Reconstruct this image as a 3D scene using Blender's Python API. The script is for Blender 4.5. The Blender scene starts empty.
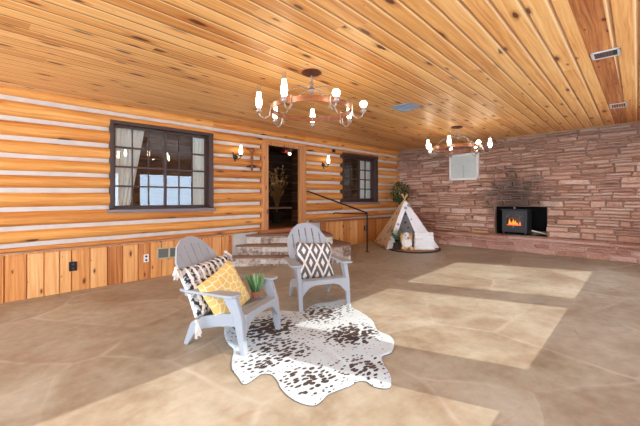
import bpy, bmesh, math, random
from mathutils import Vector, Matrix, noise as mnoise
random.seed(7)
SC = bpy.context.scene
COL = SC.collection
PI = math.pi
WY, WX, CZ, SL = 5.74, 8.2, 2.62, 0.025      # log wall plane, stone wall plane, ceiling, floor slope


def flz(x, y=0):
    return SL * x


# ------------------------------------------------------------------ materials
def lin(c):
    return tuple(((v / 255) / 12.92 if v / 255 <= .04045 else ((v / 255 + .055) / 1.055) ** 2.4) for v in c) + (1,)


class G:
    """small node-graph helper"""
    def __init__(s, name, rough=.6, metal=0.0, spec=.5):
        s.m = bpy.data.materials.new(name)
        s.m.use_nodes = True
        s.nt = s.m.node_tree
        s.b = s.nt.nodes['Principled BSDF']
        s.b.inputs['Roughness'].default_value = rough
        s.b.inputs['Metallic'].default_value = metal
        s.b.inputs['Specular IOR Level'].default_value = spec

    def n(s, t, **k):
        nd = s.nt.nodes.new(t)
        for a, v in k.items():
            setattr(nd, a, v)
        return nd

    def put(s, sock, v):
        if v is None:
            return
        if isinstance(v, bpy.types.NodeSocket):
            s.nt.links.new(v, sock)
        else:
            sock.default_value = v

    def obj(s):
        return s.n('ShaderNodeTexCoord').outputs['Object']

    def mp(s, v, scale=(1, 1, 1), rot=(0, 0, 0), loc=(0, 0, 0)):
        nd = s.n('ShaderNodeMapping')
        s.put(nd.inputs['Vector'], v)
        nd.inputs['Scale'].default_value = scale
        nd.inputs['Rotation'].default_value = rot
        nd.inputs['Location'].default_value = loc
        return nd.outputs[0]

    def xyz(s, v):
        nd = s.n('ShaderNodeSeparateXYZ')
        s.put(nd.inputs[0], v)
        return nd.outputs

    def comb(s, x=0, y=0, z=0):
        nd = s.n('ShaderNodeCombineXYZ')
        for i, v in enumerate((x, y, z)):
            s.put(nd.inputs[i], v)
        return nd.outputs[0]

    def ma(s, op, a, b=0.0, c=0.0, clamp=False):
        nd = s.n('ShaderNodeMath', operation=op, use_clamp=clamp)
        s.put(nd.inputs[0], a)
        s.put(nd.inputs[1], b)
        s.put(nd.inputs[2], c)
        return nd.outputs[0]

    def mr(s, v, a, b, c=0.0, d=1.0, smooth=False):
        nd = s.n('ShaderNodeMapRange')
        if smooth:
            nd.interpolation_type = 'SMOOTHSTEP'
        for i, q in enumerate((v, a, b, c, d)):
            s.put(nd.inputs[i], q)
        return nd.outputs[0]

    def noise(s, v, scale=5, detail=3, rough=.55, dist=0.0):
        nd = s.n('ShaderNodeTexNoise')
        s.put(nd.inputs['Vector'], v)
        nd.inputs['Scale'].default_value = scale
        nd.inputs['Detail'].default_value = detail
        nd.inputs['Roughness'].default_value = rough
        nd.inputs['Distortion'].default_value = dist
        return nd.outputs[0]

    def vor(s, v, scale=5, feature='F1', rnd=1.0, dims='3D'):
        nd = s.n('ShaderNodeTexVoronoi', feature=feature, voronoi_dimensions=dims)
        s.put(nd.inputs['Vector'], v)
        nd.inputs['Scale'].default_value = scale
        nd.inputs['Randomness'].default_value = rnd
        return nd

    def wn(s, v):
        nd = s.n('ShaderNodeTexWhiteNoise', noise_dimensions='3D')
        s.put(nd.inputs['Vector'], v)
        return nd.outputs[0]

    def ramp(s, f, stops):
        nd = s.n('ShaderNodeValToRGB')
        s.put(nd.inputs[0], f)
        e = nd.color_ramp.elements
        while len(e) > 1:
            e.remove(e[-1])
        e[0].position, e[0].color = stops[0]
        for p, c in stops[1:]:
            x = e.new(p)
            x.color = c
        return nd.outputs[0]

    def mix(s, f, a, b, mode='MIX'):
        nd = s.n('ShaderNodeMix', data_type='RGBA', blend_type=mode)
        s.put(nd.inputs[0], f)
        s.put(nd.inputs[6], a)
        s.put(nd.inputs[7], b)
        return nd.outputs[2]

    def island(s):
        return s.n('ShaderNodeNewGeometry').outputs['Random Per Island']

    def base(s, c):
        s.put(s.b.inputs['Base Color'], c)
        return s

    def bump(s, h, strength=.3, dist=.01):
        nd = s.n('ShaderNodeBump')
        s.put(nd.inputs['Height'], h)
        nd.inputs['Strength'].default_value = strength
        nd.inputs['Distance'].default_value = dist
        s.nt.links.new(nd.outputs[0], s.b.inputs['Normal'])
        return s


def plain(name, rgb, rough=.5, metal=0.0, var=.06, scale=30, spec=.5):
    g = G(name, rough, metal, spec)
    c = lin(rgb)
    lo = tuple(v * (1 - var) for v in c[:3]) + (1,)
    hi = tuple(min(1, v * (1 + var)) for v in c[:3]) + (1,)
    g.base(g.mix(g.noise(g.obj(), scale, 3), lo, hi))
    return g.m


def emit(name, rgb, strength):
    g = G(name, .4)
    g.base(lin(rgb))
    g.b.inputs['Emission Color'].default_value = lin(rgb)
    g.b.inputs['Emission Strength'].default_value = strength
    return g.m


def glass(name, tint=(.9, .95, .95), refl=.22, rough=.0):
    m = bpy.data.materials.new(name)
    m.use_nodes = True
    nt = m.node_tree
    nt.nodes.clear()
    o = nt.nodes.new('ShaderNodeOutputMaterial')
    mx = nt.nodes.new('ShaderNodeMixShader')
    t = nt.nodes.new('ShaderNodeBsdfTransparent')
    t.inputs[0].default_value = tint + (1,)
    gl = nt.nodes.new('ShaderNodeBsdfGlossy')
    gl.inputs['Roughness'].default_value = rough
    lw = nt.nodes.new('ShaderNodeLayerWeight')
    lw.inputs[0].default_value = .5
    pw = nt.nodes.new('ShaderNodeMath')
    pw.operation = 'POWER'
    pw.inputs[1].default_value = 3.0
    nt.links.new(lw.outputs['Facing'], pw.inputs[0])
    ad = nt.nodes.new('ShaderNodeMath')
    ad.operation = 'MULTIPLY_ADD'
    ad.inputs[1].default_value = .6
    ad.inputs[2].default_value = refl
    nt.links.new(pw.outputs[0], ad.inputs[0])
    nt.links.new(ad.outputs[0], mx.inputs[0])
    nt.links.new(t.outputs[0], mx.inputs[1])
    nt.links.new(gl.outputs[0], mx.inputs[2])
    nt.links.new(mx.outputs[0], o.inputs[0])
    return m


def pine(name, stops, along='X', across='Y', width=None, tone=.35, knots=1.0, kscale=(1.6, 5.0),
         groove=True, rough=.45, knotcol=(70, 30, 12), grain=1.5, mask=.45, edge=.65):
    """knotty pine: grain along one axis, optional boards of a fixed width across another, dark knots"""
    g = G(name, rough)
    o = g.xyz(g.obj())
    v, u = o[along], o[across]
    w = [a for a in 'XYZ' if a not in (along, across)][0]
    isl = g.island()
    if width:
        s = g.ma('DIVIDE', u, width)
        bid = g.ma('FLOOR', s)
        rnd = g.wn(g.comb(bid, 3.1, 7.7))
        # butt joints: pieces along a board
        pid = g.ma('FLOOR', g.ma('ADD', g.ma('DIVIDE', v, 4.2), g.ma('MULTIPLY', rnd, 9.0)))
        rnd2 = g.wn(g.comb(bid, pid, 1.3))
        fr = g.ma('ABSOLUTE', g.ma('SUBTRACT', g.ma('FRACT', s), .5))
    else:
        rnd, rnd2 = isl, isl
        fr = None
    uu = g.ma('ADD', u, g.ma('MULTIPLY', rnd2, 37.0))
    vv = g.ma('ADD', v, g.ma('MULTIPLY', rnd2, 53.0))
    q = o[w]
    wob = g.noise(g.comb(g.ma('MULTIPLY', vv, 1.3), g.ma('MULTIPLY', uu, 5.0), q), 1.0, 2)
    gr = g.noise(g.comb(g.ma('MULTIPLY', vv, .9), g.ma('ADD', g.ma('MULTIPLY', uu, 42.0), g.ma('MULTIPLY', wob, 3.0)),
                        g.ma('MULTIPLY', q, 26.0)), 1.0, 5, .7)
    broad = g.noise(g.comb(g.ma('MULTIPLY', vv, .8), g.ma('MULTIPLY', uu, 7.0), q), 1.0, 2)
    f = g.ma('ADD', g.ma('MULTIPLY', g.ma('SUBTRACT', gr, .5), 1.0 * grain), g.ma('MULTIPLY', g.ma('SUBTRACT', broad, .5), .35))
    f = g.ma('ADD', f, g.ma('ADD', .5, g.ma('MULTIPLY', g.ma('SUBTRACT', rnd2, .5), tone)), clamp=True)
    c = g.ramp(f, stops)
    # knots
    kw = g.ma('MULTIPLY', g.ma('SUBTRACT', g.noise(g.comb(vv, uu, q), 14, 2), .5), .10)
    vo = g.vor(g.comb(g.ma('ADD', g.ma('MULTIPLY', vv, kscale[0]), kw), g.ma('ADD', g.ma('MULTIPLY', uu, kscale[1]), kw), 0.0), 1.0, dims='2D')
    cell = g.xyz(vo.outputs['Color'])
    rad = g.ma('MULTIPLY', g.ma('MULTIPLY', cell[0], g.ma('GREATER_THAN', cell[1], mask)), .15 * knots)
    k = g.ma('SUBTRACT', 1.0, g.mr(vo.outputs['Distance'], g.ma('MULTIPLY', rad, .55), g.ma('ADD', rad, .003), smooth=True))
    k = g.ma('MULTIPLY', k, g.ma('GREATER_THAN', rad, .012))
    halo = g.ma('MULTIPLY', g.ma('GREATER_THAN', rad, .012), g.ma('SUBTRACT', 1.0, g.mr(vo.outputs['Distance'], rad, g.ma('ADD', g.ma('MULTIPLY', rad, 1.9), .01), smooth=True)))
    c = g.mix(g.ma('MULTIPLY', halo, .4), c, lin((165, 84, 34)))
    c = g.mix(g.ma('MULTIPLY', k, .88), c, lin(knotcol))
    h = gr
    if fr is not None and groove:
        gv = g.mr(fr, .41, .475, smooth=True)
        c = g.mix(g.ma('MULTIPLY', gv, .6), c, lin((130, 72, 30)))
        edge_glint = g.ma('MULTIPLY', g.ma('GREATER_THAN', g.ma('FRACT', s), .07), g.mr(g.ma('FRACT', s), .12, .2, 1, 0))
        c = g.mix(g.ma('MULTIPLY', edge_glint, edge), c, lin((252, 220, 160)))  # catch-light along one side of the groove, painted into the board colour
        g.bump(g.ma('SUBTRACT', g.ma('MULTIPLY', gr, .05), gv), .8, .012)
    else:
        g.bump(h, .15, .004)
    g.base(c)
    return g.m


M = {}
M['ceiling'] = pine('ceiling_pine', [(0, lin((140, 78, 32))), (.3, lin((200, 132, 66))), (.6, lin((230, 170, 98))), (1, lin((246, 206, 142)))],
                    'X', 'Y', .15, tone=.36, knots=1.3, kscale=(2.0, 6.5), mask=.40)
M['dark_plank'] = pine('stained_plank', [(0, lin((96, 50, 22))), (.4, lin((160, 92, 44))), (.7, lin((190, 122, 64))), (1, lin((216, 152, 88)))],
                       'X', 'Y', None, knots=1.2, kscale=(4, 9), grain=2.2)
M['log'] = pine('golden_log', [(0, lin((128, 66, 24))), (.33, lin((192, 118, 50))), (.62, lin((228, 160, 80))), (1, lin((244, 196, 122)))],
                'X', 'Z', None, tone=.25, knots=1.1, kscale=(1.5, 8), mask=.5, grain=1.1)
M['wains'] = pine('wainscot_pine', [(0, lin((160, 90, 40))), (.35, lin((212, 138, 70))), (.65, lin((230, 164, 94))), (1, lin((244, 194, 130)))],
                  'Z', 'X', None, tone=.6, knots=1.0, kscale=(3.4, 8), mask=.45)
M['ledge'] = pine('ledge_wood', [(0, lin((120, 64, 30))), (.5, lin((170, 100, 52))), (1, lin((204, 140, 84)))], 'X', 'Z', None, knots=.5)
M['jamb'] = pine('door_casing_pine', [(0, lin((150, 88, 44))), (.5, lin((202, 138, 80))), (1, lin((226, 172, 116)))], 'Z', 'X', None, knots=.6)
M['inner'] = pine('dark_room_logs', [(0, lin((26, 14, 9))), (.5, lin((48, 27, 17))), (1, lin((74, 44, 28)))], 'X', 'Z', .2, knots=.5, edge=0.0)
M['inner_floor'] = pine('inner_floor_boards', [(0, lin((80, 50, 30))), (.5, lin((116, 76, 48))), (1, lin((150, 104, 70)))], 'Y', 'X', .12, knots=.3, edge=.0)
M['darkframe'] = plain('dark_brown_frame', (68, 46, 38), .45, var=.15)
M['sillpaint'] = plain('grey_sill', (132, 122, 124), .5, var=.1)
M['resin'] = plain('grey_resin', (158, 162, 166), .5, var=.03)
M['iron'] = plain('black_iron', (34, 28, 26), .45, .4, var=.2)
M['stove'] = plain('grey_cast_iron', (58, 58, 58), .5, .3, var=.15)
M['soot'] = plain('sooty_firebox', (14, 12, 11), .95, var=.3)
M['white'] = plain('white_paint', (232, 228, 218), .5, var=.03)
M['plastic_white'] = plain('white_plastic', (240, 238, 232), .4, var=.02)
M['brass'] = plain('aged_brass', (186, 150, 92), .35, .8, var=.15)
M['nickel'] = plain('tarnished_metal', (176, 160, 150), .35, .7, var=.15)
M['canopy'] = plain('dark_copper', (96, 52, 38), .4, .5, var=.2)
M['copper'] = pine('copper_band', [(0, lin((86, 42, 18))), (.5, lin((132, 72, 34))), (1, lin((178, 112, 62)))], 'X', 'Z', None, knots=.2, rough=.35)
M['yellowrod'] = plain('yellow_brass_rod', (206, 164, 74), .35, .4)
M['slot'] = plain('dark_slot', (60, 60, 58), .6)
M['vent_blue'] = plain('blue_grey_grille', (150, 166, 180), .45, .2)
M['vent_metal'] = plain('silver_register', (196, 194, 188), .4, .2)
M['redlamp'] = plain('red_lantern', (150, 40, 26), .4)
M['bulb'] = emit('glowing_chimney', (255, 236, 204), 18.0)
M['bulb_sconce'] = emit('glowing_sconce_chimney', (255, 236, 204), 7.0)
M['bulb_small'] = emit('glowing_bulb', (255, 232, 190), 9.0)
M['fire'] = emit('flame', (255, 140, 44), 2.2)
M['ember'] = emit('embers', (255, 84, 16), 1.6)
M['bark'] = plain('firewood_bark', (120, 96, 74), .9, var=.3)
M['twig'] = plain('dried_twig', (150, 110, 66), .9, var=.3)
M['pot'] = plain('terracotta_pot', (150, 92, 66), .8, var=.12)
M['potwhite'] = plain('white_pot', (222, 218, 210), .6)
M['soil'] = plain('soil', (52, 38, 28), .95, var=.3)
M['pole'] = pine('pale_pole', [(0, lin((206, 160, 104))), (1, lin((240, 206, 156)))], 'Z', 'X', None, knots=.2)
M['curtain'] = plain('white_curtain', (236, 238, 232), .8, var=.03)
M['glass'] = glass('window_glass', (.97, .985, .98), refl=.07)
M['stoveglass'] = glass('stove_glass', (.9, .85, .8), .04)
M['clear'] = glass('clear_chimney_glass', (.96, .97, .97), .08)
M['plush'] = plain('white_plush', (236, 228, 214), .95, var=.08, scale=120)
M['tanplush'] = plain('tan_plush', (224, 176, 110), .95, var=.1, scale=120)
M['black'] = plain('black_button', (20, 18, 18), .3)
M['mat_brown'] = plain('brown_mat', (166, 126, 92), .95, var=.15, scale=80)
M['mat_rim'] = plain('dark_mat_binding', (46, 40, 38), .9, var=.15)


def leafmat(name, a, b, rough=.5):
    g = G(name, rough)
    g.base(g.mix(g.island(), lin(a), lin(b)))
    return g.m


M['leaf'] = leafmat('dark_leaf', (34, 58, 28), (84, 112, 58))
M['fern'] = leafmat('fern_leaf', (58, 122, 66), (118, 176, 106))
M['aloe'] = leafmat('aloe_leaf', (34, 78, 44), (132, 178, 112))

# chinking
g = G('chinking', .85)
g.base(g.mix(g.noise(g.obj(), 6, 4), lin((190, 184, 172)), lin((222, 217, 207))))
g.bump(g.noise(g.obj(), 40, 3), .2, .004)
M['chink'] = g.m

# flagstone floor
g = G('flagstone_floor', .5)
o = g.obj()
wv = g.n('ShaderNodeVectorMath', operation='ADD')
g.put(wv.inputs[0], g.mp(o, (1, 1, 0)))
nz = g.n('ShaderNodeTexNoise')
g.put(nz.inputs['Vector'], o)
nz.inputs['Scale'].default_value = 1.1
nz.inputs['Detail'].default_value = 4
sc_ = g.n('ShaderNodeVectorMath', operation='SCALE')
g.put(sc_.inputs[0], nz.outputs['Color'])
sc_.inputs['Scale'].default_value = .22
g.put(wv.inputs[1], sc_.outputs[0])
P = wv.outputs[0]
edge = g.vor(P, .95, 'DISTANCE_TO_EDGE', dims='2D').outputs['Distance']
cid = g.xyz(g.vor(P, .95, dims='2D').outputs['Color'])
joint = g.ma('SUBTRACT', 1.0, g.mr(edge, .004, .03, smooth=True))
joint = g.ma('MULTIPLY', joint, g.mr(g.noise(o, 1.7, 2), .38, .62))
cloud = g.noise(o, 1.6, 6, .6, .6)
fine = g.noise(o, 9, 5, .65)
vein = g.noise(g.mp(o, (1, 2.4, 1), (0, 0, .6)), 2.2, 5, .6, 2.0)
t = g.ma('ADD', g.ma('MULTIPLY', cid[0], .22), g.ma('ADD', g.ma('MULTIPLY', cloud, .85), g.ma('MULTIPLY', fine, .5)))
t = g.ma('SUBTRACT', t, .27)
c = g.ramp(t, [(.10, lin((102, 84, 66))), (.32, lin((138, 120, 98))), (.50, lin((160, 147, 124))), (.70, lin((178, 169, 148))), (.95, lin((196, 190, 172)))])
c = g.mix(g.mr(vein, .56, .72, 0, .42), c, lin((158, 116, 84)))
c = g.mix(g.ma('MULTIPLY', cid[1], .16), c, lin((162, 142, 122)))
c = g.mix(g.ma('MULTIPLY', joint, .4), c, lin((200, 190, 174)))
crack = g.vor(g.mp(P, (1, 1, 0), (0, 0, .3), (3.3, 1.2, 0)), 1.6, 'DISTANCE_TO_EDGE', dims='2D').outputs['Distance']
ck = g.ma('MULTIPLY', g.ma('SUBTRACT', 1.0, g.mr(crack, .002, .012)), g.mr(g.noise(o, .9, 2), .52, .62))
c = g.mix(g.ma('MULTIPLY', ck, .45), c, lin((116, 84, 62)))
g.base(c)
g.put(g.b.inputs['Roughness'], g.mr(cloud, .3, .7, .36, .6))
g.bump(g.ma('ADD', g.ma('MULTIPLY', fine, .6), g.ma('MULTIPLY', vein, .8)), .22, .012)
M['floor'] = g.m


def stone(name, cols, soot=False):
    g = G(name, .85)
    o = g.obj()
    isl = g.island()
    n1 = g.noise(g.comb(0, g.ma('MULTIPLY', g.xyz(o)[1], 1.0), g.ma('MULTIPLY', g.xyz(o)[2], 3.0)), 4, 5, .65)
    n2 = g.noise(o, 30, 4, .6)
    f = g.ma('ADD', g.ma('MULTIPLY', isl, .55), g.ma('ADD', g.ma('MULTIPLY', n1, .5), g.ma('MULTIPLY', g.ma('SUBTRACT', n2, .5), .5)))
    c = g.ramp(f, [(i / (len(cols) - 1) * .7 + .15, lin(k)) for i, k in enumerate(cols)])
    if soot:   # the smoke stain left on the stones above the fire opening
        s = g.xyz(o)
        dy = g.ma('DIVIDE', g.ma('SUBTRACT', s[1], 2.68), .72)
        dz = g.ma('DIVIDE', g.ma('SUBTRACT', s[2], 1.22), g.ma('ADD', .42, g.ma('MULTIPLY', g.ma('GREATER_THAN', s[2], 1.22), .45)))
        d = g.ma('SQRT', g.ma('ADD', g.ma('MULTIPLY', dy, dy), g.ma('MULTIPLY', dz, dz)))
        d = g.ma('ADD', d, g.ma('MULTIPLY', g.ma('SUBTRACT', g.noise(o, 5, 4), .5), 1.3))
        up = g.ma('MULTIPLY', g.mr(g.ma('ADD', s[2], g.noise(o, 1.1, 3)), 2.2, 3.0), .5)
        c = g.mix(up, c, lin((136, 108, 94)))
        k = g.mr(d, .25, 1.3, .84, 0, smooth=True)
        c = g.mix(k, c, lin((44, 36, 33)))
    g.base(c)
    g.bump(g.ma('ADD', g.ma('MULTIPLY', n1, 1.6), n2), 1.0, .03)
    return g.m


M['stone'] = stone('sandstone_courses', [(150, 116, 98), (194, 148, 122), (214, 166, 138), (224, 184, 158), (232, 206, 184)], True)
M['hearthstone'] = stone('pink_hearth_stone', [(156, 112, 92), (194, 144, 120), (212, 168, 146), (222, 190, 172)])
M['mortar'] = plain('stone_joint', (160, 124, 104), .95, var=.25, scale=8)
g = G('mottled_step_riser', .9)
f = g.ma('ADD', g.ma('MULTIPLY', g.island(), .3), g.noise(g.obj(), 16, 5, .75))
g.base(g.ramp(f, [(.38, lin((96, 76, 64))), (.52, lin((150, 124, 106))), (.68, lin((196, 178, 160))), (.9, lin((222, 212, 198)))]))
g.bump(g.noise(g.obj(), 22, 5, .7), .8, .03)
M['stepstone'] = g.m
M['steptread'] = stone('brown_flag_tread', [(116, 80, 60), (146, 106, 82), (170, 130, 104)])


def fabric(name, fn, rough=.9):
    g = G(name, rough)
    g.base(fn(g, g.obj()))
    g.bump(g.noise(g.obj(), 220, 2), .2, .002)
    return g.m


def f_yellow(g, o):
    e = g.vor(g.mp(o, (1, 1, 0)), 17, 'DISTANCE_TO_EDGE', .6, '2D').outputs['Distance']
    return g.mix(g.mr(e, .04, .08), lin((232, 220, 184)), g.mix(g.noise(o, 9, 2), lin((214, 172, 84)), lin((228, 196, 122))))


def f_diamond(g, o):
    s = g.xyz(o)
    nz = g.ma('MULTIPLY', g.ma('SUBTRACT', g.noise(o, 40, 2), .5), .09)
    a = g.ma('ABSOLUTE', g.ma('SUBTRACT', g.ma('FRACT', g.ma('ADD', g.ma('DIVIDE', s[0], .15), .5)), .5))
    b = g.ma('ABSOLUTE', g.ma('SUBTRACT', g.ma('FRACT', g.ma('ADD', g.ma('DIVIDE', s[1], .31), .15)), .5))
    d = g.ma('ADD', g.ma('ADD', a, b), nz)      # 0..1, lattice at .5
    lat = g.mr(g.ma('ABSOLUTE', g.ma('SUBTRACT', d, .5)), .075, .10)
    core = g.mr(d, .15, .19)
    core2 = g.mr(d, .81, .85, 1, 0)
    dark = lin((98, 95, 94))
    lt = lin((232, 226, 216))
    return g.mix(lat, lt, g.mix(core, lt, g.mix(core2, lt, dark)))


def f_stripe(g, o):
    s = g.xyz(o)
    n1 = g.noise(g.comb(g.ma('MULTIPLY', s[0], 1.0), g.ma('MULTIPLY', s[1], 14), 0), 2.0, 3)
    w = g.ma('FRACT', g.ma('ADD', g.ma('DIVIDE', s[0], .062), g.ma('MULTIPLY', n1, .9)))
    blk = g.mr(g.noise(g.comb(s[0], s[1], 3.0), 26, 2), .46, .54)
    a = g.ma('GREATER_THAN', w, .40)
    return g.mix(g.ma('MULTIPLY', a, g.ma('ADD', .45, g.ma('MULTIPLY', blk, .55))), lin((228, 224, 218)), lin((38, 38, 44)))


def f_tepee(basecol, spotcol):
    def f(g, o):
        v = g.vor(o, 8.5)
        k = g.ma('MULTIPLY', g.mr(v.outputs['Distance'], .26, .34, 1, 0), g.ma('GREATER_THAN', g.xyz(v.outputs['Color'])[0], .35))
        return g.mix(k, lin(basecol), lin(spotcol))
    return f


M['yellow'] = fabric('yellow_pillow_fabric', f_yellow)
M['diamond'] = fabric('diamond_pillow_fabric', f_diamond)
M['stripe'] = fabric('striped_pillow_fabric', f_stripe)
M['tassel'] = plain('cream_tassel', (216, 210, 200), .95, var=.2, scale=200)
M['canvas_white'] = fabric('white_spotted_canvas', f_tepee((238, 236, 234), (150, 160, 186)))
M['canvas_warmlit'] = fabric('warmlit_spotted_canvas', f_tepee((214, 180, 138), (116, 92, 84)))  # white canvas again, with warm bounce light put into its colour
M['quilt'] = plain('white_cushion', (238, 236, 230), .95, var=.04, scale=60)

# cowhide
g = G('speckled_cowhide', .8)
o = g.obj()
v1 = g.vor(g.mp(o, (1, 1.7, 0), (0, 0, .6), (0.3, .2, 0)), 17, dims='2D')
warp = g.noise(o, 16, 3)
dens = g.noise(g.mp(o, (1, 1, 0), (0, 0, 0), (1.7, 5.2, 0)), 1.9, 2)
s = g.xyz(o)


def blob(cx, cy, r, gain):
    dx = g.ma('SUBTRACT', s[0], cx)
    dy = g.ma('SUBTRACT', s[1], cy)
    d = g.ma('SQRT', g.ma('ADD', g.ma('MULTIPLY', dx, dx), g.ma('MULTIPLY', dy, dy)))
    return g.mr(d, r * .25, r, gain, 0, smooth=True)


tot = None
for b in ((1.80, 2.72, .42, .9), (1.62, 2.25, .36, .7), (2.40, 2.62, .36, .7), (2.25, 2.05, .36, .75), (1.52, 1.75, .28, .55),
          (1.88, 1.62, .26, .5), (1.40, 2.15, .22, .45), (2.72, 2.55, .22, .45), (2.05, 2.25, .2, .3)):
    q = blob(*b)
    tot = q if tot is None else g.ma('MAXIMUM', tot, q)
rad = g.ma('MULTIPLY', g.ma('ADD', tot, .05), g.mr(dens, .3, .7, .42, .85))
dd = g.ma('ADD', v1.outputs['Distance'], g.ma('MULTIPLY', g.ma('SUBTRACT', warp, .5), .8))
k = g.mr(g.ma('SUBTRACT', dd, rad), -.02, .05, 1, 0)
brown = g.mix(g.noise(o, 3, 2), lin((30, 26, 26)), lin((84, 62, 52)))
wh = g.mix(g.noise(o, 5, 4), lin((182, 194, 198)), lin((208, 219, 221)))
g.base(g.mix(k, wh, brown))
g.bump(g.noise(g.mp(o, (1, 4, 1)), 60, 3), .25, .004)
M['hide'] = g.m


# ------------------------------------------------------------------ mesh helpers
class MB:
    def __init__(s):
        s.v, s.f, s.mi = [], [], []

    def add(s, vs, fs, mi=0):
        o = len(s.v)
        s.v += [tuple(x) for x in vs]
        s.f += [tuple(i + o for i in f) for f in fs]
        s.mi += [mi] * len(fs)
        return s

    def box(s, x0, x1, y0, y1, z0, z1, mi=0, mat=None):
        vs = [(x0, y0, z0), (x1, y0, z0), (x1, y1, z0), (x0, y1, z0), (x0, y0, z1), (x1, y0, z1), (x1, y1, z1), (x0, y1, z1)]
        if mat:
            vs = [mat @ Vector(v) for v in vs]
        return s.add(vs, [(3, 2, 1, 0), (4, 5, 6, 7), (0, 1, 5, 4), (1, 2, 6, 5), (2, 3, 7, 6), (3, 0, 4, 7)], mi)

    def prism(s, pts, a0, a1, axis='z', mi=0, mat=None):
        """polygon extruded between a0 and a1 along axis; pts are the other two coordinates in order"""
        n = len(pts)

        def mk(p, a):
            if axis == 'z':
                q = (p[0], p[1], a)
            elif axis == 'x':
                q = (a, p[0], p[1])
            else:
                q = (p[0], a, p[1])
            return mat @ Vector(q) if mat else Vector(q)
        vs = [mk(p, a0) for p in pts] + [mk(p, a1) for p in pts]
        fs = [tuple(range(n - 1, -1, -1)), tuple(range(n, 2 * n))] + [(i, (i + 1) % n, n + (i + 1) % n, n + i) for i in range(n)]
        return s.add(vs, fs, mi)

    def tube(s, path, r, seg=8, mi=0, cap=True):
        path = [Vector(p) for p in path]
        rr = r if isinstance(r, (list, tuple)) else [r] * len(path)
        up = Vector((0, 0, 1))
        vs, fs = [], []
        for i, p in enumerate(path):
            d = (path[min(i + 1, len(path) - 1)] - path[max(i - 1, 0)]).normalized()
            a = d.cross(up)
            if a.length < .05:
                a = d.cross(Vector((1, 0, 0)))
            a.normalize()
            b = d.cross(a)
            for k in range(seg):
                t = 2 * PI * k / seg
                vs.append(p + (a * math.cos(t) + b * math.sin(t)) * rr[i])
        for i in range(len(path) - 1):
            for k in range(seg):
                k2 = (k + 1) % seg
                fs.append((i * seg + k, i * seg + k2, (i + 1) * seg + k2, (i + 1) * seg + k))
        if cap:
            fs.append(tuple(range(seg - 1, -1, -1)))
            fs.append(tuple((len(path) - 1) * seg + k for k in range(seg)))
        return s.add(vs, fs, mi)

    def lathe(s, prof, c=(0, 0, 0), seg=16, mi=0):
        vs, fs = [], []
        for r, z in prof:
            for k in range(seg):
                t = 2 * PI * k / seg
                vs.append((c[0] + r * math.cos(t), c[1] + r * math.sin(t), c[2] + z))
        n = len(prof)
        for i in range(n - 1):
            for k in range(seg):
                k2 = (k + 1) % seg
                fs.append((i * seg + k, i * seg + k2, (i + 1) * seg + k2, (i + 1) * seg + k))
        if prof[0][0] > 1e-4:
            fs.append(tuple(range(seg - 1, -1, -1)))
        if prof[-1][0] > 1e-4:
            fs.append(tuple((n - 1) * seg + k for k in range(seg)))
        return s.add(vs, fs, mi)

    def ball(s, c, r, seg=14, rings=9, mi=0, mat=None):
        r = r if isinstance(r, (list, tuple)) else (r, r, r)
        vs, fs = [], []
        for i in range(rings + 1):
            ph = -PI / 2 + PI * i / rings
            for k in range(seg):
                t = 2 * PI * k / seg
                q = Vector((r[0] * math.cos(ph) * math.cos(t), r[1] * math.cos(ph) * math.sin(t), r[2] * math.sin(ph)))
                vs.append((mat @ q if mat else q) + Vector(c))
        for i in range(rings):
            for k in range(seg):
                k2 = (k + 1) % seg
                fs.append((i * seg + k, i * seg + k2, (i + 1) * seg + k2, (i + 1) * seg + k))
        return s.add(vs, fs, mi)

    def build(s, name, mats, parent=None, smooth=None, bevel=0.0, merge=True):
        me = bpy.data.meshes.new(name)
        me.from_pydata(s.v, [], s.f)
        mats = mats if isinstance(mats, (list, tuple)) else [mats]
        for m in mats:
            me.materials.append(m)
        me.polygons.foreach_set('material_index', s.mi)
        bm = bmesh.new()
        bm.from_mesh(me)
        if merge:
            bmesh.ops.remove_doubles(bm, verts=bm.verts, dist=1e-5)
        bmesh.ops.recalc_face_normals(bm, faces=bm.faces)
        bm.to_mesh(me)
        bm.free()
        if smooth:
            me.polygons.foreach_set('use_smooth', [True] * len(me.polygons))
            if smooth is not True:
                try:
                    me.set_sharp_from_angle(angle=math.radians(smooth))
                except Exception:
                    pass
        me.update()
        o = bpy.data.objects.new(name, me)
        COL.objects.link(o)
        if parent:
            o.parent = parent
        if bevel:
            b = o.modifiers.new('bevel', 'BEVEL')
            b.width = bevel
            b.segments = 2
            b.limit_method = 'ANGLE'
        return o


def tag(o, label=None, cat=None, group=None, kind=None):
    if label:
        o['label'] = label
    if cat:
        o['category'] = cat
    if group:
        o['group'] = group
    if kind:
        o['kind'] = kind
    return o


def empty(name, loc=(0, 0, 0), rz=0.0, label=None, cat=None, group=None, kind=None, matrix=None):
    o = bpy.data.objects.new(name, None)
    o.empty_display_size = .1
    COL.objects.link(o)
    if matrix is not None:
        o.matrix_world = matrix
    else:
        o.location = loc
        o.rotation_euler = (0, 0, rz)
    return tag(o, label, cat, group, kind)


def copy_tree(o, parent=None):
    c = o.copy()
    COL.objects.link(c)
    if parent:
        c.parent = parent
    for ch in list(o.children):
        copy_tree(ch, c)
    return c


def struct(o):
    o['kind'] = 'structure'
    return o


TILT = Matrix.Rotation(-math.atan(SL), 4, 'Y')


def onfloor(x, y, rz):
    return Matrix.Translation((x, y, flz(x))) @ TILT @ Matrix.Rotation(rz, 4, 'Z')


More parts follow.
